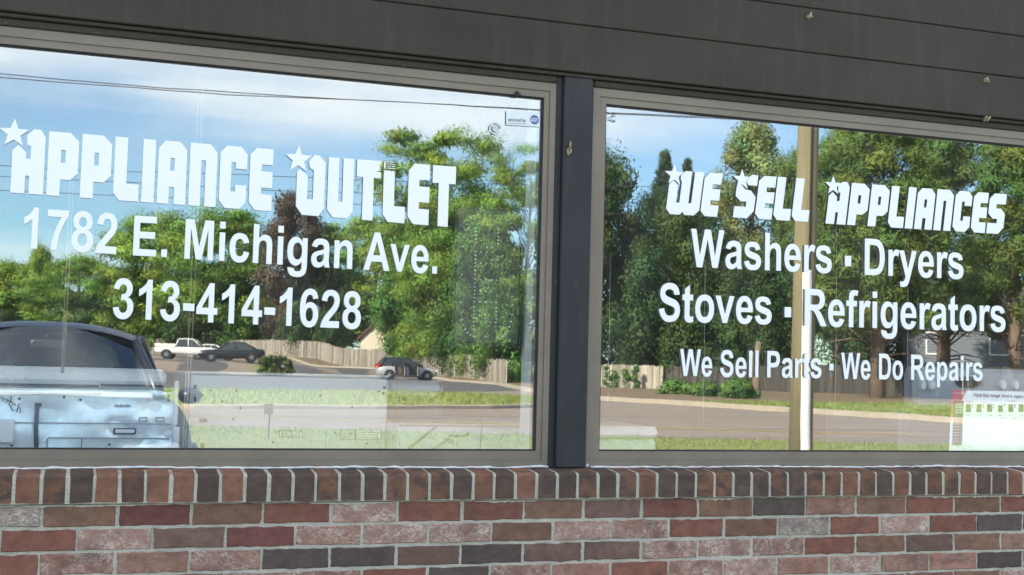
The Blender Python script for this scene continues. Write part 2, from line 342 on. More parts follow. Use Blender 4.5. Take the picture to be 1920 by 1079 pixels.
# the side street and the car park beyond the island share one dark sheet laid a little lower
ll = MB(); strip(ll, ISL[6:], [(24.6,-19),(23.2,-25.4),(22.1,-31.3),(21,-36.8),(19.7,-41.9),(19.4,-46.5),(21.2,-55)]+RB[9:], .008, 90, 16)
strip(ll, [(11.5,-31),(14.8,-24),(15,-16.2)], [(24.6,-19.2),(29,-14),(30,-11.6)], .006, 20, 8)
struct('side_street', ll, MT['asphalt'])
cp = MB(); strip(cp, [(-60,-62),(-10,-46),(4.8,-45.4),(12.3,-47.8)], [(-40,-140)]+RB[:8:-1][1:], .016, 70, 12)
struct('car_park', cp, MT['lotasphalt'])
ym = MB()
for off in (0, .32):
    strip(ym, [(x, y-off) for x, y in YEL[:5]], [(x, y-off-.13) for x, y in YEL[:5]], .017, 60, 2)
struct('road_marking', ym, MT['yellow'])
il = MB(); strip(il, [(x,y) for x, y in ISL[:8]], [(x,y) for x, y in ISL[:6:-1]], .11, 60, 10); struct('grass_island', il, MT['lawn'])
OFF = []
for i, p in enumerate(RB):                        # land on the far side of the kerb
    OFF.append(p)
ml = MB(); FARSIDE = [(80,-20),(80,-60),(60,-75),(50,-90),(45,-110),(30,-140),(10,-160),(-40,-170)]
strip(ml, RB, FARSIDE, .13, 90, 22); struct('mulch_bed', ml, MT['mulch'])
lw = MB()
def inset(poly, d):
    out = []
    P = [Vector((x,y,0)) for x, y in poly]
    for i, p in enumerate(P):
        t = (P[min(i+1,len(P)-1)]-P[max(i-1,0)]).normalized(); nrm = Vector((t.y, -t.x, 0))   # right of travel
        out.append((p.x+nrm.x*d, p.y+nrm.y*d))
    return out
strip(lw, inset(RB[1:6], -.2), inset(RB[1:6], -15), .15, 40, 6); struct('lawn', lw, MT['lawn'])
def kerb(mb, line, wd=.3, h=.15, n=120):
    A = resample(line, n); rings = []
    for i, p in enumerate(A):
        t = (A[min(i+1,n-1)]-A[max(i-1,0)]).normalized(); nrm = Vector((t.y,-t.x,0)); z = terr(p.x,p.y)
        a, b = p-nrm*wd/2, p+nrm*wd/2
        rings.append([(a.x,a.y,z-.1),(a.x,a.y,z+h-.03),(a.x+nrm.x*.03,a.y+nrm.y*.03,z+h),(b.x,b.y,z+h),(b.x,b.y,z-.1)])
    mb.loft(rings, 0, True)
kb = MB(); kerb(kb, RB, .42, .17, 200); kerb(kb, ISL[:7], .2, .125, 80)
struct('kerb', kb, MT['concrete'])
# grass blades
def blades(name, spots, hmin, hmax, wd, seed, label):
    rs = np.random.RandomState(seed); n = len(spots); base = np.array(spots)
    h = rs.uniform(hmin, hmax, n)*(.7+.6*rs.rand(n)); a = rs.uniform(0, 2*np.pi, n); lean = rs.normal(0, .28, (n,2))*h[:,None]
    ex = np.stack([np.cos(a), np.sin(a), 0*a], 1)*wd*(0.6+rs.rand(n))[:,None]
    tip = base+np.stack([lean[:,0], lean[:,1], h], 1); V = np.stack([base-ex, base+ex, tip], 1).reshape(-1,3)
    me = bpy.data.meshes.new(name); me.from_pydata(V.tolist(), [], np.arange(3*n).reshape(-1,3).tolist()); me.materials.append(LEAF['blade'])
    col = np.ones((n,3,4), np.float32); yel = rs.rand(n)[:,None,None]; col[:,:,0:1] = .85+.75*yel**2; col[:,:,2:3] = .9+.5*yel**2
    at = me.color_attributes.new('tint', 'FLOAT_COLOR', 'POINT'); at.data.foreach_set('color', col.ravel())
    o = bpy.data.objects.new(name, me); COL.objects.link(o); return tag(o, label, 'grass', kind='stuff')
rs = np.random.RandomState(3); sp = []
NA = resample(NEAR, 400)
for i in range(42000):
    p = NA[rs.randint(90, 340)]; d = abs(rs.normal(0, 1))*2.6-.15; x = p.x+rs.normal(0,.3); y = p.y+.1+d
    if y < -9.5: sp.append((x, y, terr(x,y)+.02))
blades('tall_grass', sp, .02, .085, .009, 1, 'rough tall grass blades on the near verge of the road')
sp = []; IA, IB = resample(ISL[:8], 200), resample(ISL[:6:-1], 200)
for i in range(26000):
    k = rs.randint(30, 200); t = rs.rand(); p = IA[k].lerp(IB[k], t); x, y = p.x+rs.normal(0,.2), p.y+rs.normal(0,.2); sp.append((x, y, terr(x,y)+.10))
blades('short_grass', sp, .06, .15, .02, 2, 'mown green grass on the island across the road')
sp = []; LA, LB = resample(inset(RB[1:6], -.3), 100), resample(inset(RB[1:6], -15), 100)
for i in range(18000):
    k = rs.randint(0, 100); p = LA[k].lerp(LB[k], rs.rand()**1.5); x, y = p.x+rs.normal(0,.2), p.y+rs.normal(0,.2); sp.append((x, y, terr(x,y)+.14))
blades('lawn_grass', sp, .06, .16, .02, 4, 'short grass between kerb and mulch under the pines')

# ------------------------------------------------------------------ the shop
shop = thing('brick_shop', 'low brick shop front with charcoal siding above two wide display windows', 'building', (1.6, .1, 0))
PITCHX = .20692; CR = .06773; ZB = EYE-.423; X1, X2 = -.08993, .00983
P4 = {'W':(.43,.34,.30),'B':(.205,.112,.074),'R':(.218,.090,.064),'P':(.160,.063,.052),'D':(.100,.074,.064),'K':(.24,.128,.092),'G':(.30,.26,.22),'E':(.165,.100,.076),'L':(.30,.150,.110)}
ROWS = [(1, X1, 'GBPBRWRRBERBDLBRBRBLW'), (2, X2, 'RWEPKWWBWKRBGRWRDDBWR'), (3, X1, 'RKLKDDEDEEWWKRBEBLBRW'), (4, X2, 'RRBKKRDKLRKWLWLLDRBWD')]
KIND = {}
for k, x0, s_ in ROWS:
    for i, c in enumerate(s_): KIND[(k, i)] = c
def brick_face(mb, col, x0, x1, z0, z1, yf, yb, rg, jit=.0011):
    out = []
    nx, nz = 9, 4
    for i in range(nx): out.append((x0+(x1-x0)*i/nx, z0))
    for i in range(nz): out.append((x1, z0+(z1-z0)*i/nz))
    for i in range(nx): out.append((x1-(x1-x0)*i/nx, z1))
    for i in range(nz): out.append((x0, z1-(z1-z0)*i/nz))
    cx, cz = (x0+x1)/2, (z0+z1)/2
    out = [(x+rg.gauss(0,jit), z+rg.gauss(0,jit)) for x, z in out]
    a = [(x, yb, z) for x, z in out]; b = [(x, yf+.0022, z) for x, z in out]
    sx, sz = 1-.005/(x1-x0), 1-.005/(z1-z0)
    c = [(cx+(x-cx)*sx, yf+rg.gauss(0,.0003), cz+(z-cz)*sz) for x, z in out]
    n0 = len(mb.f); mb.loft([a, b, c], 0, False); n = len(out); o = len(mb.v)-n
    mb.f.append([o+i for i in range(n)]); mb.m.append(0); mb.smooth.append(False)
    col += [(n0, len(mb.f))]
def color_faces(o, spans):
    at = o.data.color_attributes.new('brickcol', 'FLOAT_COLOR', 'CORNER')
    arr = np.ones((len(o.data.loops), 4), np.float32)
    for (a, b), c in spans:
        for p in o.data.polygons[a:b]: arr[p.loop_start:p.loop_start+p.loop_total] = c
    at.data.foreach_set('color', arr.ravel())
def brickmat(name, rowlock=False):
    m, t, b = nmat(name); nn = t.nodes; ln = t.links
    at = nn.new('ShaderNodeAttribute'); at.attribute_name = 'brickcol'
    c = nn.new('ShaderNodeTexCoord')
    mpn = nn.new('ShaderNodeMapping'); mpn.inputs['Scale'].default_value = (1,1,1.4); ln.new(c.outputs['Object'], mpn.inputs[0]); V = mpn.outputs[0]
    def noise(sc, det=6, ro=.6, dist=0):
        n = nn.new('ShaderNodeTexNoise'); n.inputs['Scale'].default_value = sc; n.inputs['Detail'].default_value = det; n.inputs['Roughness'].default_value = ro; n.inputs['Distortion'].default_value = dist; ln.new(V, n.inputs['Vector']); return n.outputs[0]
    def rng(v, a, b_, c0=0, d0=1):
        n = nn.new('ShaderNodeMapRange'); n.inputs[1].default_value = a; n.inputs[2].default_value = b_; n.inputs[3].default_value = c0; n.inputs[4].default_value = d0; ln.new(v, n.inputs[0]); return n.outputs[0]
    def mixc(f, a, b_):
        n = nn.new('ShaderNodeMix'); n.data_type = 'RGBA'
        for i, v in ((0,f),(6,a),(7,b_)):
            if isinstance(v, tuple): n.inputs[i].default_value = v
            else: ln.new(v, n.inputs[i])
        return n.outputs[2]
    mulv = nn.new('ShaderNodeVectorMath'); mulv.operation = 'SCALE'; ln.new(at.outputs['Color'], mulv.inputs[0]); ln.new(rng(noise(22,7,.65), .3, .7, .72, 1.28), mulv.inputs['Scale'])
    col = mulv.outputs[0]
    wash = at.outputs['Alpha']
    if rowlock:
        col = mixc(mth('MULTIPLY', rng(noise(19,6,.62,.5), .42, .62), wash, tree=t), col, (.072,.054,.047,1))
    else:
        ww = mth('MULTIPLY', rng(noise(62,8,.75,1.2), .44, .60), wash, tree=t)
        w2 = mth('MULTIPLY', rng(noise(13,4,.6), .38, .58), ww, tree=t)
        col = mixc(w2, col, (.62,.53,.43,1))
        col = mixc(rng(noise(9,3,.5), .56, .70, 0, .45), col, (.055,.045,.045,1))
    col = mixc(rng(noise(3.1,5,.6), .52, .74, 0, .38), col, (.075,.060,.050,1))
    col = mixc(rng(noise(95,3,.5), .66, .72, 0, .8), col, (.045,.036,.032,1))
    ln.new(col, b.inputs['Base Color']); b.inputs['Roughness'].default_value = .85; b.inputs['Specular IOR Level'].default_value = .25
    bp = nn.new('ShaderNodeBump'); bp.inputs['Strength'].default_value = .55; bp.inputs['Distance'].default_value = .004; ln.new(noise(150,6,.7), bp.inputs['Height']); ln.new(bp.outputs[0], b.inputs['Normal'])
    return m
MT['brick'] = brickmat('brick'); MT['rowlock'] = brickmat('rowlock_brick', True)
wall = MB(); spans = []; rg = random.Random(11); J = .0092
XL, XR = -2.4, 5.6
for k in range(1, 13):
    z1 = ZB-(k-1)*CR-J/2; z0 = ZB-k*CR+J/2
    if z0 < .01: z0 = .01
    x00 = X1 if k % 2 else X2
    i0 = int((XL-x00)/PITCHX); 
    for i in range(i0, i0+39):
        a, b = x00+(i-1)*PITCHX+J/2, x00+i*PITCHX-J/2      # brick i ends at joint i
        kind = KIND.get((k, i)) or rg.choice('WBRRDKBEPLRG')
        c = P4[kind]; v = rg.uniform(.88,1.14); sp_ = []
        brick_face(wall, sp_, a+rg.gauss(0,.0012), b+rg.gauss(0,.0012), z0+rg.gauss(0,.0006), z1+rg.gauss(0,.0006), rg.gauss(0,.0007), .03, rg)
        wash = {'W':1.0,'G':.85,'K':.75,'L':.3,'P':.05}.get(kind, .06)
        base = {'W':(.32,.185,.145),'G':(.24,.19,.16),'K':(.26,.136,.102)}.get(kind, c)
        spans.append((sp_[0], (*[q*v for q in base], wash)))
bw = wall.build('brick_wall', MT['brick'], shop); color_faces(bw, spans)
mo = MB(); mo.box(XL-.5, XR+.6, .0038, .028, 0, ZB-.001); mo.box(XL-.5, XR+.6, .028, .2, 0, ZB+.06); mo.build('mortar_bed', MT['mortar'], bw)
sm = MB(); rg3 = random.Random(21); xsm = XL
while xsm < XR:
    ln_ = rg3.uniform(.05,.5)
    if rg3.random() < .72:
        n_ = max(4, int(ln_/.012)); e_ = [(xsm+ln_*i/n_, ZB-.0052-abs(rg3.gauss(0,.0030))*abs(math.sin(math.pi*i/n_))**.4) for i in range(n_+1)]
        sm.prism(e_+[(xsm+ln_, ZB-.003),(xsm, ZB-.003)], -.0019, .004)
    xsm += ln_+rg3.uniform(0,.12)
sm.build('mortar_smear', MT['mortar'], bw)
# rowlock sill
rl = MB(); spans = []
RLK = 'MOMDOMOODODDDMDDMMMDODODDMDMODDMMDDMDMMOMDODMMODDODMDO'
ra = on(26.2, 913, -.012).x; rp = (on(1830/3+1280, 892, -.012).x-ra)/48.0
nj = 0
prof = [(.086,ZB+.004),(-.012,ZB+.0042),(-.0125,ZB+.078),(-.008,ZB+.0845),(.000,ZB+.0872),(.086,ZB+.0945)]
def roll(mb, x0, x1, sp_, rg, dz):
    r = []
    n0 = len(mb.f)
    for f, sh in ((0,.0025),(.04,0),(.25,0),(.5,0),(.75,0),(.96,0),(1,.0025)):
        x = x0+(x1-x0)*f
        r.append([(x+rg.gauss(0,.0008), y+(sh if y < .05 else 0)+rg.gauss(0,.0006), z+dz-(sh if i > 1 else -sh*.5)+rg.gauss(0,.0006)) for i, (y, z) in enumerate(prof)])
    mb.loft(r, 0, True, False); sp_.append((n0, len(mb.f)))
PAL = {'O':(.240,.114,.072),'D':(.118,.078,.058),'M':(.192,.100,.062)}
for i in range(-34, 86):
    x0 = ra+(i-1)*rp+.0049; x1 = ra+i*rp-.0049; c = RLK[i] if 0 <= i < len(RLK) else rg.choice('OMDDM'); sp_ = []
    roll(rl, x0+rg.gauss(0,.0009), x1+rg.gauss(0,.0009), sp_, rg, rg.gauss(0,.0006)); v = rg.uniform(.85,1.15)
    spans.append((sp_[0], (*[q*v for q in PAL[c]], {'O':.35,'D':.8,'M':.9}[c])))
rlo = rl.build('rowlock_sill', MT['rowlock'], shop); color_faces(rlo, spans)
rm = MB()
rm.loft([[(x, y+.0028, z-.0026) for y, z in prof] for x in (XL-.5, XR+.6)], 0, True); rm.build('sill_mortar', MT['mortar'], rlo)
ZS = ZB+.0945
# windows: frame, glazing stop, pane
WZ0, WZ1, GZ0, GZ1 = ZS-.001, 2.2040, .9755, 2.1535
def rectring(mb, x0, x1, z0, z1, t, y0, y1, m=0, tb=None, tt=None):
    tb = tb or t; tt = tt or t
    o = [(x0,z0),(x1,z0),(x1,z1),(x0,z1)]; i = [(x0+t,z0+tb),(x1-t,z0+tb),(x1-t,z1-tt),(x0+t,z1-tt)]
    vs = [(x,y,z) for y in (y0,y1) for (x,z) in o+i]
    fs = []
    for k in range(4):
        n = (k+1) % 4
        fs += [(k,n,4+n,4+k),(8+k,12+k,12+n,8+n),(k,8+k,8+n,n),(4+k,4+n,12+n,12+k)]
    mb.add(vs, fs, m)
for (x0, x1, sx0, sx1, lab) in ((-1.05, 1.4665, .04, .04, 'left window'), (1.6010, 4.35, .05, .05, 'right window')):
    f = MB(); gx0, gx1 = x0+sx0, x1-sx1
    rectring(f, x0, x1, WZ0, WZ1, sx0*.52, .083, .16, 0, (GZ0-WZ0)*.45, (WZ1-GZ1)*.55)
    a0, a1, b0, b1 = x0+sx0*.52+.0004, x1-sx1*.52-.0004, WZ0+(GZ0-WZ0)*.45+.0004, WZ1-(WZ1-GZ1)*.55-.0004
    rectring(f, a0, a1, b0, b1, gx0-a0, .088, .155, 0, GZ0-b0, b1-GZ1)
    fo = f.build('window', MT['frame'], shop)
    gk = MB(); rectring(gk, gx0+.0003, gx1-.0003, GZ0+.0003, GZ1-.0003, .004, .0935, .112); gk.build('gasket', MT['gasket'], fo)
    p = MB(); p.box(gx0+.0046, gx1-.0046, .100, YR, GZ0+.0046, GZ1-.0046, 0); p.m = [2,2,0,2,1,2]
    p.build('pane', [MT['glass_front'], MT['glass_back'], MT['gasket']], fo)
# post and siding
po = MB(); po.box(1.4885, 1.5915, .060, .17, ZS+.0005, 2.2275, 0, .004); po.box(1.4672, 1.4880, .078, .17, ZS+.0005, 2.2275, 0, .002); po.box(1.5920, 1.6004, .078, .17, ZS+.0005, 2.2275, 0, .002)
po.build('window_post', MT['post'], shop)
sid = MB(); sid.box(XL-.5, XR+.6, .062, .17, 2.2285, 2.2400, 0, .002); 
sid.box(XL-.5, 1.4670, .0745, .17, 2.2050, 2.2275, 0, .003); sid.box(1.6010, XR+.6, .0745, .17, 2.2050, 2.2275, 0, .003)
z = 2.2425; 
while z < 4.4:
    sid.box(XL-.5, XR+.6, .050, .17, z, z+.1605, 0, .0028); z += .1630
for (a, b) in ((XL-.5, -1.052), (4.352, XR+.6)): sid.box(a, b, .055, .17, ZS+.002, 2.2040, 0, .003)
sid.build('siding', MT['siding'], shop)
ck = MB(); pts = []
for i in range(260):
    x = -1.05+i*(4.35+1.05)/259
    if 1.46 < x < 1.605: continue
    pts.append(x)
for seg in ([x for x in pts if x < 1.5], [x for x in pts if x > 1.55]):
    ck.tube([(x, .0815+rg.gauss(0,.0007), ZS+.0015+rg.gauss(0,.0009)+.0012*math.sin(x*9)) for x in seg], [max(.0015, .0034+rg.gauss(0,.0008)) for x in seg], 6)
ck.tube([(1.60,.079,ZS+.003),(1.606,.076,ZS+.009),(1.611,.08,ZS+.006)], [.006,.007,.003], 6)
ck.tube([(1.40,.079,ZS+.004),(1.44,.076,ZS+.005),(1.466,.078,ZS+.003)], [.003,.005,.004], 6)
ck.build('caulk_line', MT['caulk'], shop)
# rest of the building
sh = MB(); sh.box(-14, XL-.52, 0, .2, 0, 4.4); sh.box(XR+.62, 18, 0, .2, 0, 4.4); sh.box(-14,-13.8,.2,9,0,4.4); sh.box(17.8,18,.2,9,0,4.4); sh.box(-14,18,9,9.2,0,4.4)
sh.build('outer_wall', MT['siding'], shop)
rf = MB(); rf.box(-14.3, 18.3, -.25, 9.5, 4.42, 4.7); rf.build('roof', MT['roofgrey'], shop)
it = MB(); it.box(-13.7, 17.7, .3, 8.9, -.02, .02, 1); it.box(-13.7,17.7,5.5,5.6,0,3.2,0); it.box(-13.7,17.7,.3,5.4,3.0,3.1,0)
it.build('interior_room', [MT['inner'], MT['floor']], shop)
jm = MB()
for (a, b) in ((-1.05,1.4665),(1.601,4.35)):
    jm.box(a-.03, a+.012, .165, .335, .92, 2.23); jm.box(b-.012, b+.03, .165, .335, .92, 2.23); jm.box(a+.014, b-.014, .165, .335, 2.20, 2.23); jm.box(a+.014,b-.014,.165,.335,.90,.925)
jm.build('window_reveal', MT['drywall'], shop)
# screws left in the siding and post
SCR = []
for (px, py, Y) in ((1517,32,.049),(1848,151,.049),(1848,223,.062),(1067,283,.059)):
    q = on(px, py, Y); s_ = MB()
    s_.cyl((0,0,0), (0,-1,0), (.0075,.0045), -.004, .005, 12); s_.box(-.004,.004,-.0062,-.004,-.0008,.0008, 1); s_.box(-.0008,.0008,-.0063,-.004,-.004,.004, 1)
    for k in range(3): s_.tube([(rg.gauss(0,.004),-.003,rg.gauss(0,.004)),(rg.gauss(0,.006),-.006,rg.gauss(0,.006))], [.0035,.002], 6)
    o = s_.build('screw', [MT['brass'], MT['black']]); o.location = q; o.scale = (1.5,1.5,1.5)
    SCR.append(o)
for o, l in zip(SCR, ('corroded screw head on the top siding board straight above the utility pole reflection', 'corroded screw head in the siding at far right, the upper of two in line', 'corroded screw head just above the right window frame, below another screw', 'single corroded screw head on the dark post between the windows')):
    tag(o, l, 'screw', 'screws in the dark woodwork')
cl_ = MB(); q = on(970, 176, .083); cl_.box(-.012,.012,-.004,.004,-.006,.001,0,.001); cl_.box(-.006,.004,-.006,.002,.001,.008,0,.001)
o = cl_.build('frame_clip', MT['dark']); o.location = q; tag(o, 'small black clip on the top rail of the left window frame', 'clip')

# ------------------------------------------------------------------ lettering
def C(x, y): return ('c', x, y)
GL = {}
def ell(cx, cy, rx, ry, n=28, pw=2.25):
    return [(cx+rx*math.copysign(abs(math.cos(2*math.pi*i/n))**(2/pw), math.cos(2*math.pi*i/n)), cy+ry*math.copysign(abs(math.sin(2*math.pi*i/n))**(2/pw), math.sin(2*math.pi*i/n))) for i in range(n)]
def parse(s_):
    out = []
    for tok in s_.split():
        c = tok[0] == 'c'; x, y = tok.lstrip('c').split(','); out.append((c, float(x), float(y)))
    n = len(out); pts = []
    for i, (c, x, y) in enumerate(out):
        if not c: pts.append((x, y)); continue
        pc, px, py = out[i-1]; nc, nx, ny = out[(i+1) % n]
        a = (px, py) if not pc else ((px+x)/2, (py+y)/2); b = (nx, ny) if not nc else ((nx+x)/2, (ny+y)/2)
        if pc: pts.append(a)
        for k in range(1, 6):
            t = k/6; pts.append(((1-t)**2*a[0]+2*t*(1-t)*x+t*t*b[0], (1-t)**2*a[1]+2*t*(1-t)*y+t*t*b[1]))
    return pts
def G_(ch, adv, *cs): GL[ch] = (adv, [parse(c) if isinstance(c, str) else c for c in cs])
G_('1',556,'393,0 256,0 256,517 c181,447 79,413 79,538 c133,555 196,604 c260,654 282,719 393,719')
G_('7',556,'42,579 42,706 511,706 511,606 c453,549 393,442 c333,335 302,215 c270,95 271,0 139,0 c143,150 201,306 c259,462 355,579')
G_('8',556,'158,386 c60,425 60,531 c60,615 119,667 c177,719 278,719 c377,719 436,667 c494,615 494,531 c494,425 400,386 c520,340 520,205 c520,105 456,46 c390,-12 281,-12 c182,-12 115,40 c37,100 37,208 c37,340 158,386', ell(278,522,86,86), ell(279,212,106,110))
G_('2',556,'505,128 505,0 23,0 c31,72 70,137 c110,202 226,309 c320,396 341,427 c369,470 369,512 c369,558 344,583 c320,608 276,608 c233,608 208,582 c183,556 179,496 42,510 c54,623 119,672 c183,721 279,721 c385,721 446,664 c506,607 506,521 c506,473 489,429 c471,386 434,338 c409,306 344,246 c279,187 262,167 c244,147 233,128')
G_('3',556,'37,190 170,206 c176,155 204,128 c232,101 271,101 c314,101 343,133 c372,165 372,220 c372,271 344,301 c317,331 276,331 c250,331 213,320 228,432 c286,430 316,457 c346,484 346,528 c346,566 323,588 c301,611 264,611 c227,611 201,585 c175,560 170,511 43,533 c57,600 84,640 c112,680 161,703 c210,721 268,721 c370,721 432,656 c482,603 482,535 c482,440 378,383 c440,370 477,324 c514,278 514,213 c514,118 445,52 c377,-14 274,-14 c177,-14 113,42 c49,98 37,190')
G_('4',556,'312,0 312,144 20,144 20,264 329,719 444,719 444,265 532,265 532,144 444,144 444,0','312,265 312,510 148,265')
G_('6',556,'504,542 371,527 c366,568 346,588 c325,608 293,608 c250,608 220,569 c190,531 182,408 c233,468 309,468 c394,468 455,403 c516,338 516,235 c516,126 452,57 c388,-12 288,-12 c181,-12 111,71 c42,155 42,345 c42,540 114,626 c186,721 301,721 c382,721 435,676 c488,631 504,542', ell(287,232,93,130))
G_('E',667,'73,0 73,716 604,716 604,595 218,595 218,436 577,436 577,315 218,315 218,121 618,121 618,0')
G_('F',611,'74,0 74,716 565,716 565,595 219,595 219,425 518,425 518,304 219,304 219,0')
G_('T',611,'234,0 234,595 21,595 21,716 592,716 592,595 379,595 379,0')
G_('.',278,'72,0 72,137 209,137 209,0'); G_('-',333,'30,191 30,328 303,328 303,191'); G_("'",238,'72,460 72,716 160,716 160,460')
G_('M',833,'71,0 71,716 287,716 417,228 545,716 762,716 762,0 628,0 628,564 486,0 347,0 205,564 205,0')
G_('i',278,'72,0 72,519 209,519 209,0','72,589 72,716 209,716 209,589'); G_('l',278,'72,0 72,716 209,716 209,0')
G_('c',556,'524,366 389,341 c382,382 358,402 c334,422 296,422 c246,422 216,387 c186,352 186,270 c186,179 216,141 c247,104 299,104 c338,104 362,126 c387,148 397,203 532,180 c511,87 452,40 c392,-12 292,-12 c180,-12 113,60 c46,131 46,259 c46,388 113,459 c180,531 295,531 c389,531 444,490 c500,450 524,366')
G_('h',611,'209,716 209,453 c275,531 368,531 c415,531 453,513 c492,496 511,468 c530,441 537,407 c544,374 544,305 544,0 407,0 407,274 c407,355 399,377 c391,399 372,412 c352,425 322,425 c288,425 262,408 c235,392 222,358 c209,325 209,260 209,0 72,0 72,716')
G_('n',611,'544,0 407,0 407,265 c407,349 398,373 c389,398 370,412 c350,425 323,425 c288,425 260,406 c233,387 223,356 c209,320 209,235 209,0 72,0 72,519 199,519 199,443 c267,531 370,531 c415,531 453,514 c490,498 510,472 c529,447 536,414 c544,381 544,322')
G_('g',611,'59,-34 216,-53 c220,-80 234,-91 c254,-106 296,-106 c350,-106 377,-90 c395,-79 405,-55 c411,-37 411,8 411,84 c349,0 255,0 c150,0 88,89 c40,159 40,264 c40,394 103,463 c166,531 259,531 c355,531 418,446 418,519 547,519 547,53 c547,-39 532,-84 c517,-130 489,-156 c462,-182 416,-197 c371,-211 302,-211 c171,-211 116,-166 c61,-121 61,-52', ell(297,270,116,158))
G_('a',556,'174,361 50,383 c71,458 122,495 c173,531 274,531 c366,531 411,509 c456,488 474,454 c493,421 493,332 491,172 c491,104 498,72 c504,40 523,0 388,0 c383,14 370,52 c335,18 296,3 c256,-12 211,-12 c132,-12 87,31 c41,74 41,140 c41,183 62,217 c82,251 120,269 c157,287 228,301 c323,319 360,334 360,348 c360,387 341,404 c321,420 268,420 c231,420 211,406 c190,391 174,361','357,249 c331,240 274,228 c217,216 200,204 c173,185 173,156 c173,127 195,106 c216,85 249,85 c286,85 320,109 c345,128 353,155 c358,173 358,223')
G_('A',722,'718,0 561,0 498,163 212,163 153,0 0,0 279,716 432,716','452,284 353,549 257,284')
G_('v',556,'209,0 0,519 144,519 271,165 398,519 540,519 334,0')
G_('e',556,'372,165 509,142 c483,67 426,27 c369,-12 284,-12 c149,-12 84,76 c33,147 33,255 c33,384 101,458 c168,531 271,531 c387,531 454,455 c521,378 518,220 174,220 c176,159 208,125 c240,91 287,91 c319,91 341,109 c363,126 372,165','380,304 c379,363 349,394 c320,425 279,425 c234,425 205,392 c176,360 176,304')
G_('W',944,'171,0 0,716 148,716 256,224 387,716 559,716 685,216 795,716 941,716 767,0 613,0 470,535 328,0')
G_('s',556,'24,148 161,169 c170,129 197,108 c224,88 272,88 c325,88 352,107 c370,121 370,145 c370,161 360,171 c350,181 313,190 c142,228 97,259 c33,302 33,379 c33,448 87,490 c141,531 255,531 c363,531 416,496 c469,461 489,391 360,367 c351,398 327,414 c304,431 260,431 c205,431 181,416 c165,405 165,387 c165,372 179,361 c198,347 311,321 c424,296 468,259 c513,222 513,155 c513,83 452,31 c392,-12 272,-12 c164,-12 100,32 c37,76 24,148')
G_('r',389,'203,0 66,0 66,519 193,519 193,445 c226,497 252,514 c278,531 312,531 c359,531 403,505 361,386 c326,408 296,408 c267,408 247,392 c226,376 215,334 c203,292 203,158')
G_('D',722,'72,0 72,716 336,716 c426,716 473,702 c536,684 581,636 c626,589 650,520 c673,452 673,352 c673,264 651,200 c624,122 575,74 c537,37 473,17 c425,0 344,0','217,595 217,121 325,121 c386,121 413,128 c448,137 471,158 c495,179 510,227 c524,275 524,358 c524,441 510,485 c495,529 468,554 c442,579 402,588 c371,595 282,595')
G_('y',556,'7,519 153,519 277,151 398,519 540,519 357,20 324,-70 c306,-115 290,-139 c273,-164 251,-179 c230,-194 198,-203 c166,-211 126,-211 c86,-211 47,-203 35,-96 c68,-102 94,-102 c143,-102 166,-74 c190,-45 202,-1')
G_('S',667,'36,233 177,247 c190,176 229,142 c268,109 334,109 c403,109 439,138 c474,168 474,207 c474,233 459,251 c444,269 407,282 c381,291 291,314 c174,343 127,385 c61,444 61,529 c61,584 92,631 c123,679 182,704 c240,729 323,729 c458,729 527,669 c595,610 599,511 454,505 c445,560 414,584 c384,609 322,609 c259,609 223,582 c200,566 200,538 c200,513 222,495 c249,472 353,447 c457,423 507,396 c557,370 585,325 c613,280 613,213 c613,153 580,100 c546,48 485,22 c424,-12 333,-12 c199,-12 127,58 c55,120 36,233')
G_('t',333,'310,519 310,409 216,409 216,199 c216,135 219,125 c221,114 231,107 c241,100 256,100 c276,100 314,115 326,8 c276,-12 212,-12 c173,-12 142,1 c111,14 96,35 c82,55 76,91 c78,116 78,193 78,409 15,409 15,519 78,519 78,623 216,703 216,519')
G_('o',611, ell(306,259,266,271,40), ell(306,259,126,160,36))
G_('R',722,'73,0 73,716 377,716 c492,716 544,697 c596,677 627,628 c658,579 658,515 c658,435 611,382 c563,330 469,316 c516,289 547,256 c577,223 629,140 717,0 544,0 440,156 c384,239 363,261 c343,283 320,291 c297,299 247,299 218,299 218,0','218,413 325,413 c429,413 455,422 c481,431 495,452 c510,474 510,507 c510,543 491,565 c471,588 436,594 c418,595 331,595 218,595')
G_('f',333,'12,519 88,519 88,558 c88,623 102,656 c116,688 153,708 c190,728 247,728 c305,728 362,711 343,615 c310,623 279,623 c249,623 236,609 c223,595 223,555 223,519 326,519 326,411 223,411 223,0 88,0 88,411 12,411')
G_('P',667,'73,0 73,716 305,716 c437,716 477,705 c539,689 580,635 c622,581 622,496 c622,430 598,385 c574,341 537,315 c501,290 463,281 c411,270 313,270 218,270 218,0','218,595 218,392 297,392 c383,392 412,403 c441,414 458,438 c474,463 474,495 c474,535 451,561 c427,587 392,593 c365,595 288,595')
G_('p',611,'68,519 196,519 196,443 c221,482 263,506 c306,531 358,531 c449,531 512,460 c575,389 575,262 c575,132 511,60 c448,-12 357,-12 c314,-12 280,5 c245,22 206,64 206,-198 68,-198', ell(320,261,116,164))
G_('u',611,'407,0 407,78 c378,36 332,12 c286,-12 236,-12 c185,-12 143,11 c101,34 82,76 c63,118 63,192 63,519 200,519 200,281 c200,171 208,146 c215,121 235,106 c255,92 286,92 c321,92 349,111 c376,130 386,159 c396,187 396,298 396,519 534,519 534,0')
_d = ('547,0 420,0 420,76 c388,32 345,10 c302,-12 258,-12 c168,-12 105,60 c41,133 41,262 c41,394 103,463 c165,531 260,531 c347,531 410,459 410,716 547,716', ell(296,262,115,165))
G_('d',611,*_d); GL['b'] = (611, [[(611-x, y) for x, y in c] for c in GL['d'][1]])
G_('·',278,'72,250 72,400 209,400 209,250')
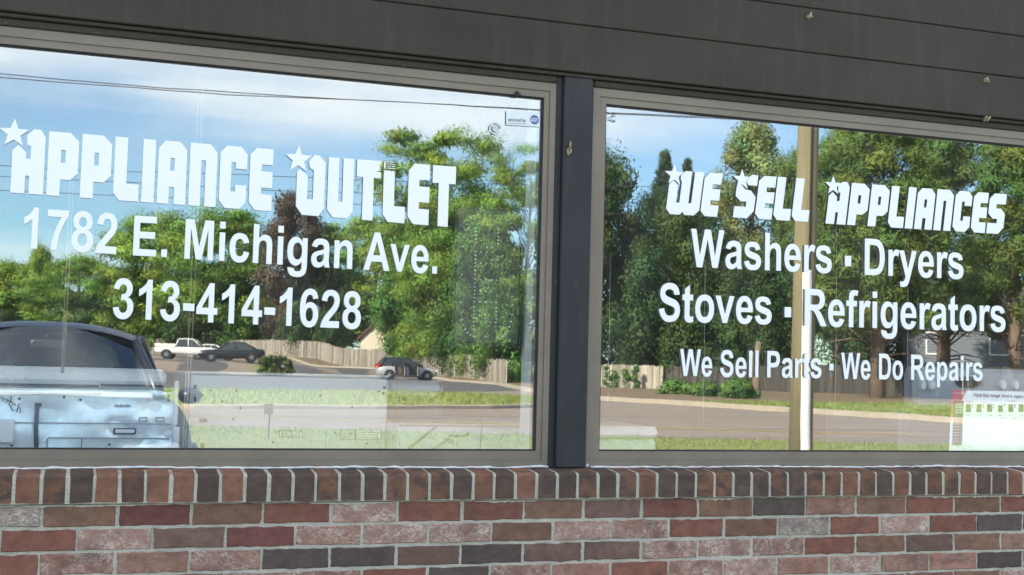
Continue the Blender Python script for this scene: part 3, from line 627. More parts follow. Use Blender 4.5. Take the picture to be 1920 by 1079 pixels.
# block display letters, height 100
BL = {
 'A': (44, [(0,0),(0,87),(10,100),(33,100),(44,87),(44,0),(26,0),(26,27),(18,27),(18,0)], [(18.5,53),(18.5,73),(25,73),(25,53)]),
 'A*': (47, [(0,0),(0,66),(8,75),(20,64),(20,54.5),(26.5,54.5),(26.5,73.6),(21,76.6),(20,91),(29.5,101),(40,101),(47,89),(47,0),(26,0),(26,28),(20,28),(20,0)]),
 'P': (44.5, [(0,0),(0,100),(31,100),(44.5,87),(44.5,37),(34,26),(19,26),(19,0)], [(18.8,52),(18.8,72),(25.5,72),(25.5,52)]),
 'L': (38, [(9,0),(0,12),(0,100),(19,100),(19,27),(38,27),(38,0)]),
 'L!': (38, [(9,0),(0,12),(0,85),(2,84),(3,86),(6,84.5),(9,86),(12,84),(16,85.5),(19,84),(19,27),(38,27),(38,0)], ),
 'I': (19, [(0,0),(0,100),(19,100),(19,0)]),
 'N': (43, [(0,0),(0,100),(32,100),(43,87),(43,0),(25,0),(25,73),(18,73),(18,0)]),
 'C': (43, [(10,0),(0,12),(0,88),(10,100),(33,100),(43,88),(43,64),(25,64),(25,74),(18,74),(18,27),(25,27),(25,38),(43,38),(43,12),(33,0)]),
 'E': (37, [(10,0),(0,12),(0,88),(10,100),(37,100),(37,74),(19,74),(19,63),(37,63),(37,37),(19,37),(19,26),(37,26),(37,0)]),
 'O*': (46.5, [(0,14),(0,72),(5,75.6),(18,66),(18,27),(27.5,27),(27.5,75.6),(21,79),(19,90),(28,102),(37,101),(46.5,89.5),(46.5,14),(38,0),(10.5,0)]),
 'U': (43, [(10,0),(0,12),(0,100),(18,100),(18,27),(25,27),(25,100),(43,100),(43,12),(34,0)]),
 'T': (41, [(0,71),(0,100),(41,100),(41,71),(29,71),(29,0),(11,0),(11,71)]),
 'T!': (41, [(0,71),(0,100),(41,100),(41,95),(37,94),(41,92.5),(38,90),(41,88),(37.5,86),(41,84),(32,82.5),(41,81),(41,71),(29,71),(29,0),(11,0),(11,71)]),
 'W*': (70, [(10,0),(0,12),(0,68),(8,77),(19,66),(19,27),(26,27),(26,74),(22.5,80),(22.5,90),(31,100),(45,100),(45,27),(51,27),(51,100),(70,100),(70,12),(60,0),(40,0),(35,7),(30,0)]),
 'S': (43, [(0,0),(0,26),(24,26),(24,37),(12,37),(0,50),(0,86),(12,100),(43,100),(43,74),(19,74),(19,63),(32,63),(43,50),(43,16),(30,0)]),
 'S*': (44, [(0,0),(0,26),(25,26),(25,38),(12,38),(0,50),(0,70),(8,78),(19,66),(32,64),(43.5,50),(43.5,17),(30,0)]),
}
STARP = [(math.sin(k*math.pi/5)*(1 if k % 2 == 0 else .42), math.cos(k*math.pi/5)*(1 if k % 2 == 0 else .42)) for k in range(10)]
YF = .0990
def flatmesh(name, polys, loc, m, parent=None, ext=.0003):
    """outlines in wall coordinates (X,Z) -> one thin mesh facing the street"""
    cu = bpy.data.curves.new(name, 'CURVE'); cu.dimensions = '2D'; cu.fill_mode = 'BOTH'; cu.extrude = ext
    for poly in polys:
        sp_ = cu.splines.new('POLY'); sp_.points.add(len(poly)-1); sp_.use_cyclic_u = True
        for p, q in zip(sp_.points, poly): p.co = (q[0]-loc[0], q[1]-loc[2], 0, 1)
    tmp = bpy.data.objects.new('tmp', cu); COL.objects.link(tmp); dg = bpy.context.evaluated_depsgraph_get()
    me = bpy.data.meshes.new_from_object(tmp.evaluated_get(dg)); bpy.data.objects.remove(tmp); bpy.data.curves.remove(cu)
    me.materials.clear(); me.materials.append(m); me.name = name
    me.transform(Matrix.Rotation(R(90), 4, 'X'))
    o = bpy.data.objects.new(name, me); COL.objects.link(o); o.location = loc
    if parent: attach(o, parent)
    return o
def layout(text):
    x = 0; out = []
    for ch in text:
        if ch == ' ': x += 278; continue
        adv, cs = GL[ch]; out += [[(x+px, py) for px, py in c] for c in cs]; x += adv
    lo = min(p[0] for c in out for p in c); hi = max(p[0] for c in out for p in c)
    return out, lo, hi
def word_polys(text, xl, xr, bl, br, hl, hr, Y, cap=716):
    cs, lo, hi = layout(text); A, B = on(xl, bl, Y), on(xr, br, Y); ha, hb = on(xl, bl-hl, Y).z-A.z, on(xr, br-hr, Y).z-B.z
    # keep the letters evenly spaced on the glass itself
    f = lambda x, y: ((lambda t: (A.x+(B.x-A.x)*t, A.z+(B.z-A.z)*t+(ha+(hb-ha)*t)*y/cap))((x-lo)/(hi-lo)))
    return [[f(*p) for p in c] for c in cs]
LG = 'white vinyl lettering on the windows'
def text_line(label, words, Y=YF, m='vinyl'):
    w0 = words[0]; q = on(w0[1], w0[3], Y); root = thing('window_lettering', label, 'lettering', (q.x, Y, q.z), 0, LG)
    for wd in words:
        flatmesh('separator_dot' if wd[0] == '·' else 'word', word_polys(*wd[:7], Y, 716 if wd[0] != '·' else 400), (on(wd[1], wd[3], Y).x, Y, on(wd[1], wd[3], Y).z), MT[m], root)
    return root
def dotw(x0, x1, y0, y1):    # separator square given by its pixel box; glyph square spans 250..400 of 400
    h = (y1-y0)*400/150; return ('·', x0, x1, y0+h, y0+h+.3, h, h)
text_line('white street address lettering ending in Ave. on the left window', [('1782',42.9,217.6,465.4,477,77.5,76),('E.',248.9,312.8,479.3,482.6,75,74.6),('Michigan',345.3,660,485.3,504.8,74.5,71.6),('Ave.',681,819.3,506,513.7,71.3,70)])
text_line('white telephone number on the left window under the street address', [('313-414-1628',210.8,676,596.8,617.5,75.5,70.2)])
text_line('white words Washers and Dryers on the right window', [('Washers',1294.8,1559.4,500.8,512.5,71.8,69.2),dotw(1583.8,1595.6,480,499.5),('Dryers',1621.2,1806.5,515.7,523.6,68.3,66)])
text_line('white words Stoves and Refrigerators on the right window', [('Stoves',1235.3,1446.7,602.6,608.5,71.3,69.5),dotw(1470.7,1483,576,595),('Refrigerators',1508.4,1885.3,611.2,622.6,69.7,65.3)])
text_line('smallest white lettering about parts and repairs, bottom line of the right window', [('We',1274.7,1335,705,706.3,50.3,50),('Sell',1350,1421.7,707.2,707.8,50,50),('Parts',1438.3,1540,708,709.3,49.7,49.4),dotw(1554.7,1562.5,682,694.7),('We',1577,1632,710.8,711.8,49.2,48.8),('Do',1648,1693,711.7,712.3,48.3,48),('Repairs',1708.3,1842.5,712.8,714.4,47.5,46)])
def block_polys(keys, xl, xr, bl, br, hl, hr, gap, shear):
    A, B = on(xl, bl, YF), on(xr, br, YF); ha, hb = on(xl, bl-hl, YF).z-A.z, on(xr, br-hr, YF).z-B.z
    x = 0; out = []; tot = sum(BL[k][0] for k in keys)+gap*(len(keys)-1)
    hm = (ha+hb)/2; ux = (B.x-A.x)/tot
    def f(px, py):
        t = px/tot; return (A.x+(B.x-A.x)*t+shear*py*hm/100, A.z+(B.z-A.z)*t+(ha+(hb-ha)*t)*py/100)
    for k in keys:
        for c in BL[k][1:]: out.append([f(x+p[0], p[1]) for p in c])
        if k == 'S*': out.append([f(x+p[0], p[1]) for p in [(25,76),(20,84),(20,92),(31,101),(44,100),(44,76)]])
        if k == 'L!':
            for (a, b, c0, d0) in ((0,2.5,88,100),(5,19,88.5,89.8),(6,12,92,93),(14,19,92,93.4),(5,19,95.7,96.6),(4,17,99,100)): out.append([f(x+a,c0),f(x+b,c0),f(x+b,d0),f(x+a,d0)])
        x += BL[k][0]+gap
    return out
def star_poly(px, py, r):
    q = on(px, py, YF); rr = on(px, py-r, YF).z-q.z
    return [(q.x+a*rr*1.0, q.z+b*rr) for a, b in STARP]
def block_line(label, words, stars):
    w0 = words[0]; q = on(w0[1], w0[3], YF); root = thing('window_lettering', label, 'lettering', (q.x, YF, q.z), 0, LG)
    for wd in words: flatmesh('word', block_polys(*wd), (on(wd[1], wd[3], YF).x, YF, on(wd[1], wd[3], YF).z), MT['vinyl'], root)
    for s_ in stars: 
        q = on(s_[0], s_[1], YF); flatmesh('star', [star_poly(*s_)], (q.x, YF, q.z), MT['vinyl'], root)
block_line('largest white block lettering, with two stars, across the top of the left window', [(['A*','P','P','L','I','A','N','C','E'],19.3,508.5,361.5,396.5,121,116.5,4.6,0),(['O*','U','T!','L!','E','T'],554,852,402,427,112,114,5,0)], [(26.5,250.5,27.5),(559.6,299,26.5)])
block_line('white slanted block lettering, with three stars, across the top of the right window', [(['W*','E'],1247.5,1344.5,401.3,407,83,82,3,.125),(['S*','E','L','L'],1374,1515,408,416.5,82,81,3.2,.125),(['A*','P','P','L','I','A','N','C','E','S'],1547.8,1880,419.5,439.5,80,75.5,4.2,.125)], [(1264.5,328.5,20.5),(1391.5,337.5,20),(1562.3,348.5,18.5)])

# stickers and residue
q = on(949, 209, .0994); p2 = on(1012.5, 238, .0994)
stk = thing('window_sticker', 'small white alarm company sticker with blue octagon, top corner of the left window', 'sticker', (q.x, .0994, p2.z))
a, b, c, d = on(949,208,.0994), on(1012.5,211,.0994), on(1012,238.5,.0994), on(949,234.5,.0994)
flatmesh('sticker_sheet', [[(v.x,v.z) for v in (a,b,c,d)]], tuple(a), MT['paper'], stk, .0002)
flatmesh('caption', word_polys('secured by',952.5,986,227.5,229.5,6.4,6.2,.0988), tuple(on(952,228,.0988)), MT['ink'], stk, .0001)
flatmesh('underline', [[(v.x,v.z) for v in (on(952.5,230.6,.0988),on(986,232.6,.0988),on(986,233.4,.0988),on(952.5,231.4,.0988))]], tuple(on(952,231,.0988)), MT['ink'], stk, .0001)
oc = on(1002.3, 225, .0988); orad = .0165
flatmesh('octagon_badge', [[(oc.x+orad*math.cos(R(22.5+45*k)), oc.z+orad*1.02*math.sin(R(22.5+45*k))) for k in range(8)]], tuple(oc), MT['blue'], stk, .0001)
flatmesh('badge_letters', word_polys('ADT',995.5,1009,228.3,229.3,7.2,7,.0984), tuple(on(995,228,.0984)), MT['paper'], stk, .0001)
q = on(928.5, 242, .0994)
def arcpoly(cx, cz, r0_, r1_, a0, a1, n=20):
    o = [(cx+r1_*math.cos(a0+(a1-a0)*k/n), cz+r1_*math.sin(a0+(a1-a0)*k/n)) for k in range(n+1)]
    return o+[(cx+r0_*math.cos(a1+(a0-a1)*k/n), cz+r0_*math.sin(a1+(a0-a1)*k/n)) for k in range(n+1)]
rs_ = thing('adhesive_mark', 'round whitish adhesive mark on the left window beside the alarm sticker', 'residue mark', tuple(q))
flatmesh('residue_ring', [arcpoly(q.x,q.z,.0165,.0215,R(10),R(190)), arcpoly(q.x,q.z,.0150,.0200,R(215),R(335))], tuple(q), MT['residue'], rs_, .0002)
flatmesh('residue_spot', [arcpoly(q.x+.001,q.z+.002,.0005,.0118,0,R(359))], tuple(q), MT['residue'], rs_, .0002)
q = on(1147, 220, .0994); rg2 = random.Random(5)
flat_ = [[(q.x+a_, q.z+b_),(q.x+a_+.006,q.z+b_+.001),(q.x+a_+.005,q.z+b_+.006)] for a_, b_ in [(rg2.uniform(-.012,.010), rg2.uniform(-.02,.014)) for _ in range(16)]]
ob = MB()
for t_ in flat_: ob.loft([[(x-q.x,0,z_-q.z) for x, z_ in t_],[(x-q.x,.0004,z_-q.z) for x, z_ in t_]])
o = ob.build('tape_residue', MT['grey']); o.location = q; tag(o, 'grey scrap of tape residue in the top corner of the right window', 'residue mark')

# ------------------------------------------------------------------ inside the shop, close behind the panes
def fb(mb, x0, y0, x1, y1, Y, th, m=0, ch=0.0):      # raised block on a face plane, from its pixel box
    a, b = on(x0, (y0+y1)/2, Y), on(x1, (y0+y1)/2, Y); c, d = on((x0+x1)/2, y0, Y), on((x0+x1)/2, y1, Y)
    mb.box(a.x, b.x, Y-th, Y+.001, d.z, c.z, m, ch)
def onbox(x0, x1, ytop, Y, depth, z0=.02):
    a, b, c = on(x0, ytop+30, Y), on(x1, ytop+30, Y), on((x0+x1)/2, ytop, Y); return a.x, b.x, c.z
AG = 'appliances stored behind the display windows'
# big machine with the dented back
Y = .42; xa, xb, zt = onbox(-130, 333, 722, Y, .6)
wm = thing('washing_machine', 'dented pale metal back of a washing machine, bottom left corner of the left window', 'washing machine', ((xa+xb)/2, .75, .02), 0, AG)
b_ = MB(); b_.box(xa, xb, Y+.004, 1.05, .02, zt, 0, .012)
dents = [(292,760,.034,.011),(262,790,.028,-.008),(300,742,.022,-.007),(215,800,.030,.009),(180,752,.05,.007),(240,775,.04,-.006),(318,815,.028,.009),(100,775,.06,.006),(250,826,.03,.008),(30,815,.05,-.006)]
dc = [(on(x_,y_,Y), r_, h_) for x_, y_, r_, h_ in dents]; nx_, nz_ = 110, 60; vs_ = []
for j in range(nz_+1):
    for i in range(nx_+1):
        x_ = xa+.012+(xb-xa-.024)*i/nx_; z_ = zt-.30+.288*j/nz_; y_ = Y-.0005
        for c_, r_, h_ in dc: y_ += h_*math.exp(-((x_-c_.x)**2+((z_-c_.z)*1.3)**2)/(r_*r_))
        vs_.append((x_, y_+.0025*math.sin(x_*21+2*math.sin(z_*17)), z_))
b_.add(vs_, [(j*(nx_+1)+i, j*(nx_+1)+i+1, (j+1)*(nx_+1)+i+1, (j+1)*(nx_+1)+i) for j in range(nz_) for i in range(nx_)], 0, True)
b_.build('cabinet', MT['galv'], wm)
c_ = MB(); c_.box(xa+.01, xb-.035, Y+.03, .62, zt+.001, on(160,690,Y+.03).z, 0, .015); c_.build('control_console', MT['white_metal'], wm)
s_ = MB(); fb(s_, -130, 719, 186, 724, Y, .004); fb(s_, 188, 721, 308, 726, Y, .004); fb(s_, 310, 720, 323, 728, Y, .006); fb(s_, 298, 732, 322, 736, Y, .003)
s_.build('top_slot', MT['dark'], wm)
s_ = MB(); Y -= .006
for (x0, x1, y) in ((-130,320,793.5),(90,318,822)): fb(s_, x0, y-1.1, x1, y+1.1, Y, .003)
for x in (88, 153): fb(s_, x-1.3, 822, x+1.3, 848, Y, .004)
fb(s_, 0-130, 735, 190, 739, Y, .003)
s_.build('pressed_seam', MT['grey'], wm)
s_ = MB(); a = on(70, 757, Y); d = on(68, 848, Y); s_.tube([(a.x,Y-.008,a.z),(a.x,Y-.010,(a.z+d.z)/2),(d.x,Y-.008,d.z)], .0068, 8); fb(s_, 65, 756, 78, 763, Y, .006, 0, .001); s_.build('drain_strap', MT['dark'], wm)
s_ = MB(); fb(s_, -40, 786, 28, 832, Y, .018, 0, .006); s_.build('access_cover', MT['white_metal'], wm)
s_ = MB(); fb(s_, 212, 803, 255, 815, Y, .006, 1, .002); fb(s_, 216, 805.5, 252, 812, Y, .008, 0, .001); s_.build('handle_slot', [MT['white_metal'], MT['dark']], wm)
for x in (260, 292): s_ = MB(); fb(s_, x, 782.5, x+16, 791, Y, .003, 1); fb(s_, x+1.5, 784, x+14.5, 789.8, Y, .005, 0); s_.build('knockout_plate', [MT['white_metal'], MT['dark']], wm)
s_ = MB(); fb(s_, 314, 739, 319, 754, Y, .005, 1, .001); s_.build('latch', [MT['white_metal'], MT['dark']], wm)
s_ = MB()
for k in range(9): fb(s_, 215+k*3.4, 758+(k%3)*.9, 216.6+k*3.4, 764, Y, .003, 1)
s_.build('stamped_number', [MT['white_metal'], MT['dark']], wm)
for (x, y) in ((36,748),(120,745),(151,750),(205,834),(22,836)): q = on(x, y, Y); s_ = MB(); s_.cyl(q, (0,-1,0), .0042, -.001, .0025, 10, 1); s_.build('screw_head', [MT['white_metal'], MT['dark']], wm)
s_ = MB(); fb(s_, 325, 714, 334, 798, Y, .014, 0, .004); fb(s_, 323, 800, 336, 848, Y, .014, 0, .004); s_.build('corner_flange', MT['white_metal'], wm)
hand = MB()
def stroke(pts, r_=.0016): hand.tube([(lambda q: (q.x, Y-.0035, q.z))(on(x, y, Y)) for x, y in pts], r_, 5)
for pts in ([(-6,733),(-12,731),(-13,737),(-5,741),(-6,746),(-13,745)], [(-2,738),(0,748),(4,743),(6,752),(11,746)], [(14,748),(12,755)], [(16,744),(17,745)], [(22,743),(17,760),(20,763)], [(15,751),(24,755)], [(30,760),(24,757),(20,764),(23,770),(28,769)], [(36,757),(31,773)], [(33,767),(38,764),(38,772),(36,775)]): stroke(pts)
hand.build('handwriting', MT['black'], wm)
# second machine
Y = .62; xa, xb, zt = onbox(347, 728, 704, Y, .6)
dr = thing('clothes_dryer', 'pale enamel appliance back with paper labels, in the middle of the left window', 'dryer', ((xa+xb)/2, .95, .02), 0, AG)
b_ = MB(); b_.box(xa, xb, Y, 1.25, .02, zt, 0, .008); b_.build('cabinet', MT['white_metal'], dr)
s_ = MB(); fb(s_, 347, 700, 728, 704.5, Y, .006); fb(s_, 345, 698, 356, 800, Y, .008, 0, .003); s_.build('top_trim', MT['white_metal'], dr)
s_ = MB()
for (x, y) in ((380,741),(395,732),(443,733),(417,753),(451,766),(437,786),(628,812),(512,830),(688,832),(600,742),(710,734),(660,764)): q_ = MB(); q_.cyl(on(x,y,Y), (0,-1,0), .0036, -.001, .002, 8); q_.build('screw_head', MT['dark'], dr)
for (x0,y0,x1,y1) in ((363,722,369,729),(364,744,367,754),(374,785,388,792),(376,831,383,840),(718,724,723,730),(716,735,720,740)): q_ = MB(); fb(q_, x0,y0,x1,y1,Y,.004); q_.build('clip_slot', MT['dark'], dr)
def paper(parent, x0, y0, x1, y1, Y, lines):
    p = MB(); fb(p, x0, y0, x1, y1, Y, .0015); o = p.build('paper_label', MT['label'], parent); l = MB()
    for e in ((x0,y0,x1,y0+.7),(x0,y1-.7,x1,y1),(x0,y0+.8,x0+.8,y1-.8),(x1-.8,y0+.8,x1,y1-.8)): fb(l, *e, Y-.0016, .0008)
    for k in range(lines):
        yy = y0+(y1-y0)*(k+.7)/(lines+.4); xx = x0+(x1-x0)*.08
        while xx < x1-(x1-x0)*.12:
            wd_ = rg.uniform(.04,.15)*(x1-x0); fb(l, xx, yy-.6, min(xx+wd_, x1-1.5), yy+.6, Y-.0016, .0008); xx += wd_+1.6
    l.build('print', MT['ink'], o)
paper(dr, 524, 807, 567, 820, Y, 4); paper(dr, 638, 805, 666, 825, Y, 6); paper(dr, 667, 803, 715, 824, Y, 4)
Y = .95; xa, xb, zt = onbox(726, 832, 716, Y, .5)
rg_ = thing('refrigerator_door', 'white appliance standing behind the dryer at the middle of the left window', 'appliance', ((xa+xb)/2, 1.2, .02), 0, AG)
b_ = MB(); b_.box(xa, xb, Y, 1.5, on(780,742,Y).z, zt, 0, .02); b_.build('lid', MT['white_metal'], rg_); b_ = MB(); b_.box(xa, xb, Y+.01, 1.5, .02, on(780,742,Y).z-.003, 0, .01); b_.build('cabinet', MT['inner'], rg_); s_ = MB(); fb(s_, 728, 713, 828, 716.5, Y, .006, 0, .002); s_.build('top_edge', MT['grey'], rg_)
Y = .46; xa, xb, zt = onbox(745, 1040, 797, Y, .5)
wk = thing('kitchen_range', 'low white appliance back with a diagonal cord channel, bottom right of the left window', 'range', ((xa+xb)/2, .8, .02), 0, AG)
b_ = MB(); b_.box(xa, xb, Y, 1.1, .02, zt, 0, .008); b_.build('cabinet', MT['white_metal'], wk)
s_ = MB(); fb(s_, 748, 794, 1010, 799, Y, .01, 0, .002); s_.build('top_rail', MT['cream'], wk)
s_ = MB(); a, d = on(818, 800, Y), on(764, 842, Y); s_.tube([(a.x,Y-.002,a.z),(d.x,Y-.002,d.z)], .004, 6); a, d = on(842, 822, Y), on(806, 846, Y); s_.tube([(a.x,Y-.002,a.z),(d.x,Y-.002,d.z)], .003, 6)
fb(s_, 842, 816, 872, 819, Y, .003); a, d = on(871, 818, Y), on(878, 812, Y); s_.tube([(a.x,Y-.002,a.z),(d.x,Y-.002,d.z)], .003, 6); fb(s_, 832, 822, 836, 827, Y, .003); fb(s_, 841, 824, 849, 832, Y, .003)
s_.build('cord_channel', MT['grey'], wk)
Y = .40; xa, xb, zt = onbox(1040, 1236, 800, Y, .5)
rw = thing('chest_freezer', 'pale appliance corner at the bottom left of the right window', 'freezer', ((xa+xb)/2, .7, .02), 0, AG)
b_ = MB(); b_.box(xa, xb, Y+.02, 1.0, .02, on(1200,823,Y).z, 0, .01); b_.build('cabinet', MT['white_metal'], rw)
b_ = MB(); b_.box(xa, xb, Y, 1.02, on(1200,822,Y).z, zt, 0, .012); b_.build('lid', MT['white_metal'], rw)
# range console with knobs
Y = .36; a, d = on(1716, 688, Y), on(1716, 768, Y); x1 = on(1990, 720, Y).x
rc = thing('electric_range', 'grey stove console with oval knobs above the poster in the right window', 'stove', ((a.x+x1)/2, .7, .02), 0, AG)
b_ = MB(); b_.box(a.x, x1, Y, Y+.09, d.z, a.z, 0, .018); b_.build('console', MT['rangegrey'], rc)
b_ = MB(); b_.box(a.x, x1, Y+.095, 1.0, .02, d.z-.002, 0, .01); b_.build('stove_body', MT['grey'], rc)
for px in (1727, 1744, 1877, 1901):
    k_ = MB(); q = on(px, 722, Y); k_.loft([[(q.x+.0145*s*math.cos(t), Y-h, q.z+.021*s*math.sin(t)) for t in [2*math.pi*j/18 for j in range(18)]] for h, s in ((0,1),(.012,.98),(.018,.8))], 0, True, False); k_.build('knob', MT['label'], rc)
k_ = MB(); q = on(1815, 717, Y); k_.loft([[(q.x+.062*s*math.copysign(abs(math.cos(t))**.7, math.cos(t)), Y-h, q.z+.0225*s*math.sin(t)) for t in [2*math.pi*j/24 for j in range(24)]] for h, s in ((0,1),(.004,1),(.006,.96))]); k_.build('display', MT['black'], rc)
# poster
Y = .135
def pz(x, y, dy=0): q = on(x, y, Y-dy); return (q.x, q.z)
po_ = on(1780, 845, Y)
pst = thing('poster', 'white poster of small ovens with a red corner, bottom right of the right window', 'poster', (po_.x, Y, po_.z))
flatmesh('sheet', [[pz(1812,732.5),pz(1990,736),pz(1990,852),pz(1779,852),pz(1782,792),pz(1799,762)]], (po_.x,Y,po_.z), MT['paper'], pst, .0004)
flatmesh('red_corner', [[pz(1785,731),pz(1811.5,732.5),pz(1798.5,762),pz(1781.5,792)]], (po_.x,Y,po_.z), MT['pink'], pst, .0004)
flatmesh('title', word_polys('Find the range',1826,1875.5,744.5,745.2,6.6,6.5,Y-.002)+word_polys("that's right for you",1879,1944,745.2,747,5,5,Y-.002), tuple(on(1826,744,Y-.002)), MT['ink'], pst, .0001)
flatmesh('corner_caption', word_polys('FRIDE'.replace('FRIDE','Find'),1788,1807,738.2,738.8,2.6,2.6,Y-.002), tuple(on(1788,738,Y-.002)), MT['paper'], pst, .0001)
ic = []; 
for k, px in enumerate((1811,1831,1850.5,1871,1890.5,1910,1930,1950)):
    dy = 2 if k == 3 else 0
    ic.append([pz(px+1,758.5+dy,.002),pz(px+9,758.8+dy,.002),pz(px+9.6,773,.002),pz(px+.2,772.6,.002)])
    for j in (0, 1):
        if k != 3 or j == 0: ic.append([pz(px+11.5,758.6+4*j,.002),pz(px+13.6,758.6+4*j,.002),pz(px+13.6,761+4*j,.002),pz(px+11.5,761+4*j,.002)])
flatmesh('oven_pictures', ic, tuple(on(1811,765,Y-.002)), MT['ink'], pst, .0001)
tx = []
for (x0,x1,y) in ((1811,1825,753),(1890,1904,752.6),(1812,1820,779),(1832,1840,779),(1852,1860,779),(1872,1879,779.4),(1892,1900,779),(1912,1919,779.5),(1815,1823,784),(1837,1847,784.4),(1857,1863,784.6),(1878,1884,784.6),(1900,1906,784.7)): tx.append([pz(x0,y-.7,.002),pz(x1,y-.7,.002),pz(x1,y+.6,.002),pz(x0,y+.6,.002)])
flatmesh('small_print', tx, tuple(on(1811,779,Y-.002)), MT['inkgrey'], pst, .0001)
flatmesh('table_column', [[pz(1789,752,.002),pz(1807,752,.002),pz(1803.5,835,.002),pz(1785.5,835,.002)]], tuple(on(1789,790,Y-.002)), MT['ink'], pst, .0001)
tb = []
for k in range(4): tb.append([pz(1791,757+5*k,.003),pz(1806,757+5*k,.003),pz(1805.8,760.5+5*k,.003),pz(1790.8,760.5+5*k,.003)])
for k in range(9): tb.append([pz(1790-k*.35,784+5.4*k,.003),pz(1799-k*.35,784+5.4*k,.003),pz(1799-k*.35,785+5.4*k,.003),pz(1790-k*.35,785+5.4*k,.003)])
flatmesh('table_rows', tb, tuple(on(1789,790,Y-.003)), MT['inkgrey'], pst, .0001)
# hanging open sign: board of beads
Y = .30
A_, B_, C_, D_ = on(853,388,Y), on(986,392,Y), on(972,645,Y), on(850,642,Y)
osn = thing('open_sign', 'dark hanging board of white bead lights spelling OPEN downwards, right side of the left window', 'sign', ((A_.x+B_.x)/2, Y+.02, D_.z))
x0_, x1_, z0_, z1_ = D_.x, C_.x, D_.z, A_.z
b_ = MB(); b_.box(x0_, x1_, Y, Y+.018, z0_, z1_, 0, .004); b_.build('board', MT['signpanel'], osn)
b_ = MB(); rectring(b_, x0_-.008, x1_+.008, z0_-.012, z1_+.008, .008, Y-.004, Y+.022, 0, .012, .008); b_.build('rim', MT['dark'], osn)
D5 = {'O':['01110','10001','10001','10001','10001','10001','01110'],'P':['11110','10001','10001','11110','10000','10000','10000'],'E':['11111','10000','10000','11110','10000','10000','11111'],'N':['10001','11001','10101','10101','10011','10001','10001']}
bd = MB(); Wd, Hd = x1_-x0_, z1_-z0_
bd.cyl((0,0,0), (0,-1,0), (.0032,.0022), 0, .004, 8); bead0 = bd.build('bead_light', MT['led']); bme = bead0.data; bpy.data.objects.remove(bead0)
def bead(x, z): o = bpy.data.objects.new('bead_light', bme); COL.objects.link(o); o.location = (x, Y, z); attach(o, osn)
for li, ch in enumerate('OPEN'):
    zt_ = z1_-Hd*(.12+.205*li); hh = Hd*.165; wd_ = Wd*.34; xc = x0_+Wd*.47
    for ri in range(7):
        for ci in range(5):
            if D5[ch][ri][ci] == '1': bead(xc+(ci/4-.5)*wd_, zt_-hh*ri/6)
for k in range(36):
    t = 2*math.pi*k/36; bead(x0_+Wd*.5+Wd*.40*math.copysign(abs(math.cos(t))**.45, math.cos(t)), z0_+Hd*.5+Hd*.455*math.copysign(abs(math.sin(t))**.45, math.sin(t)))
b_ = MB()
for f_ in (.2, .8): b_.tube([(x0_+Wd*f_,Y+.009,z1_+.005),(x0_+Wd*f_,Y+.009,2.95)], .0015, 5)
a = on(912, 650, Y); b_.tube([(a.x,Y+.009,z0_-.01),(a.x+.005,Y+.02,z0_-.15),(a.x-.004,Y+.04,.9)], .002, 5); b_.build('hanging_wire', MT['wire'], osn)
CG = 'cords hanging inside the windows'
def hang(name, label, cols, Y, ztop, zbot_px, rad, m, knot=None):
    q = on(cols[0], 600, Y); zb_ = on(cols[0], zbot_px, Y).z; o = thing(name, label, 'cord', (q.x, Y, zb_), 0, CG); c = MB()
    for px in cols:
        a = on(px, 500, Y).x; b = on(px, zbot_px, Y).x; c.tube([(a,Y,ztop),(a+.002,Y,(ztop+zb_)/2),(q.x+(a-q.x)*.55,Y,zb_)], rad, 5)
    c.build('strand', m, o)
    if knot:
        k_ = MB(); a = on(knot[0], knot[1], Y); k_.tube([(a.x-.018,Y-.004,a.z+.016),(a.x,Y-.006,a.z),(a.x+.02,Y-.004,a.z-.012)], [.002,.006,.005], 6); k_.build('knot', MT['cord'], o)
hang('pull_cord', 'pair of tan pull cords hanging beside the hyphen of the telephone number', (358,366), .25, on(358,482,.25).z+.6, 840, .0022, MT['cord'])
hang('pull_cord', 'knotted tan pull cord hanging above the dark car roof at far left', (123,129), .25, on(125,497,.25).z+.4, 700, .0022, MT['cord'], (125,588))
for px, yt, yb, l in ((1144,480,760,'thin pale wire hanging nearest the left edge of the right window'),(1322,490,800,'thin pale wire hanging below the word Stoves in the right window'),(1568,420,800,'thin pale wire hanging just right of the utility pole reflection'),(1702,440,835,'thin pale wire hanging from the y of Dryers to the road reflection')):
    hang('hanging_wire', l, (px,), .28, on(px,yt,.28).z, yb, .0011, MT['thinwire'])

# ------------------------------------------------------------------ the street the panes reflect
def gz(p): return terr(p.x, p.y)
# utility pole
pb = flat(1500, 891); px_, py_ = pb.x, pb.y
up_ = thing('utility_pole', 'weathered wooden utility pole with white conduit guard beside the road', 'utility pole', (px_, py_, 0))
pp = MB(); pp.tube([(px_,py_,-.05),(px_+.03,py_,2.5),(px_+.10,py_,6),(px_+.16,py_,10.2)], [.150,.140,.128,.105], 20); pp.build('shaft', MT['pole'], up_)
gd = MB(); gx_ = px_-.008; gy_ = py_+.140; ztop_ = far(1514, 545, (pb-EYEPOS).length).z
ztop_ = 2.25+.3
gd.loft([[(gx_+.066*math.cos(t), gy_+.055*math.sin(t)-.02, z_) for t in [math.pi*j/10 for j in range(11)]] for z_ in (0.02, ztop_)], 0, True); gd.build('conduit_guard', MT['conduit'], up_)
gd = MB(); gd.tube([(px_+.0,py_+.150,ztop_-.1),(px_+.05,py_+.142,5.5),(px_+.11,py_+.128,9.4)], .012, 6); gd.build('riser_cable', MT['wire'], up_)
cr_ = MB(); cr_.box(px_-1.2,px_+1.2,py_-.2,py_-.1,9.2,9.32); cr_.build('crossarm', MT['pole'], up_)
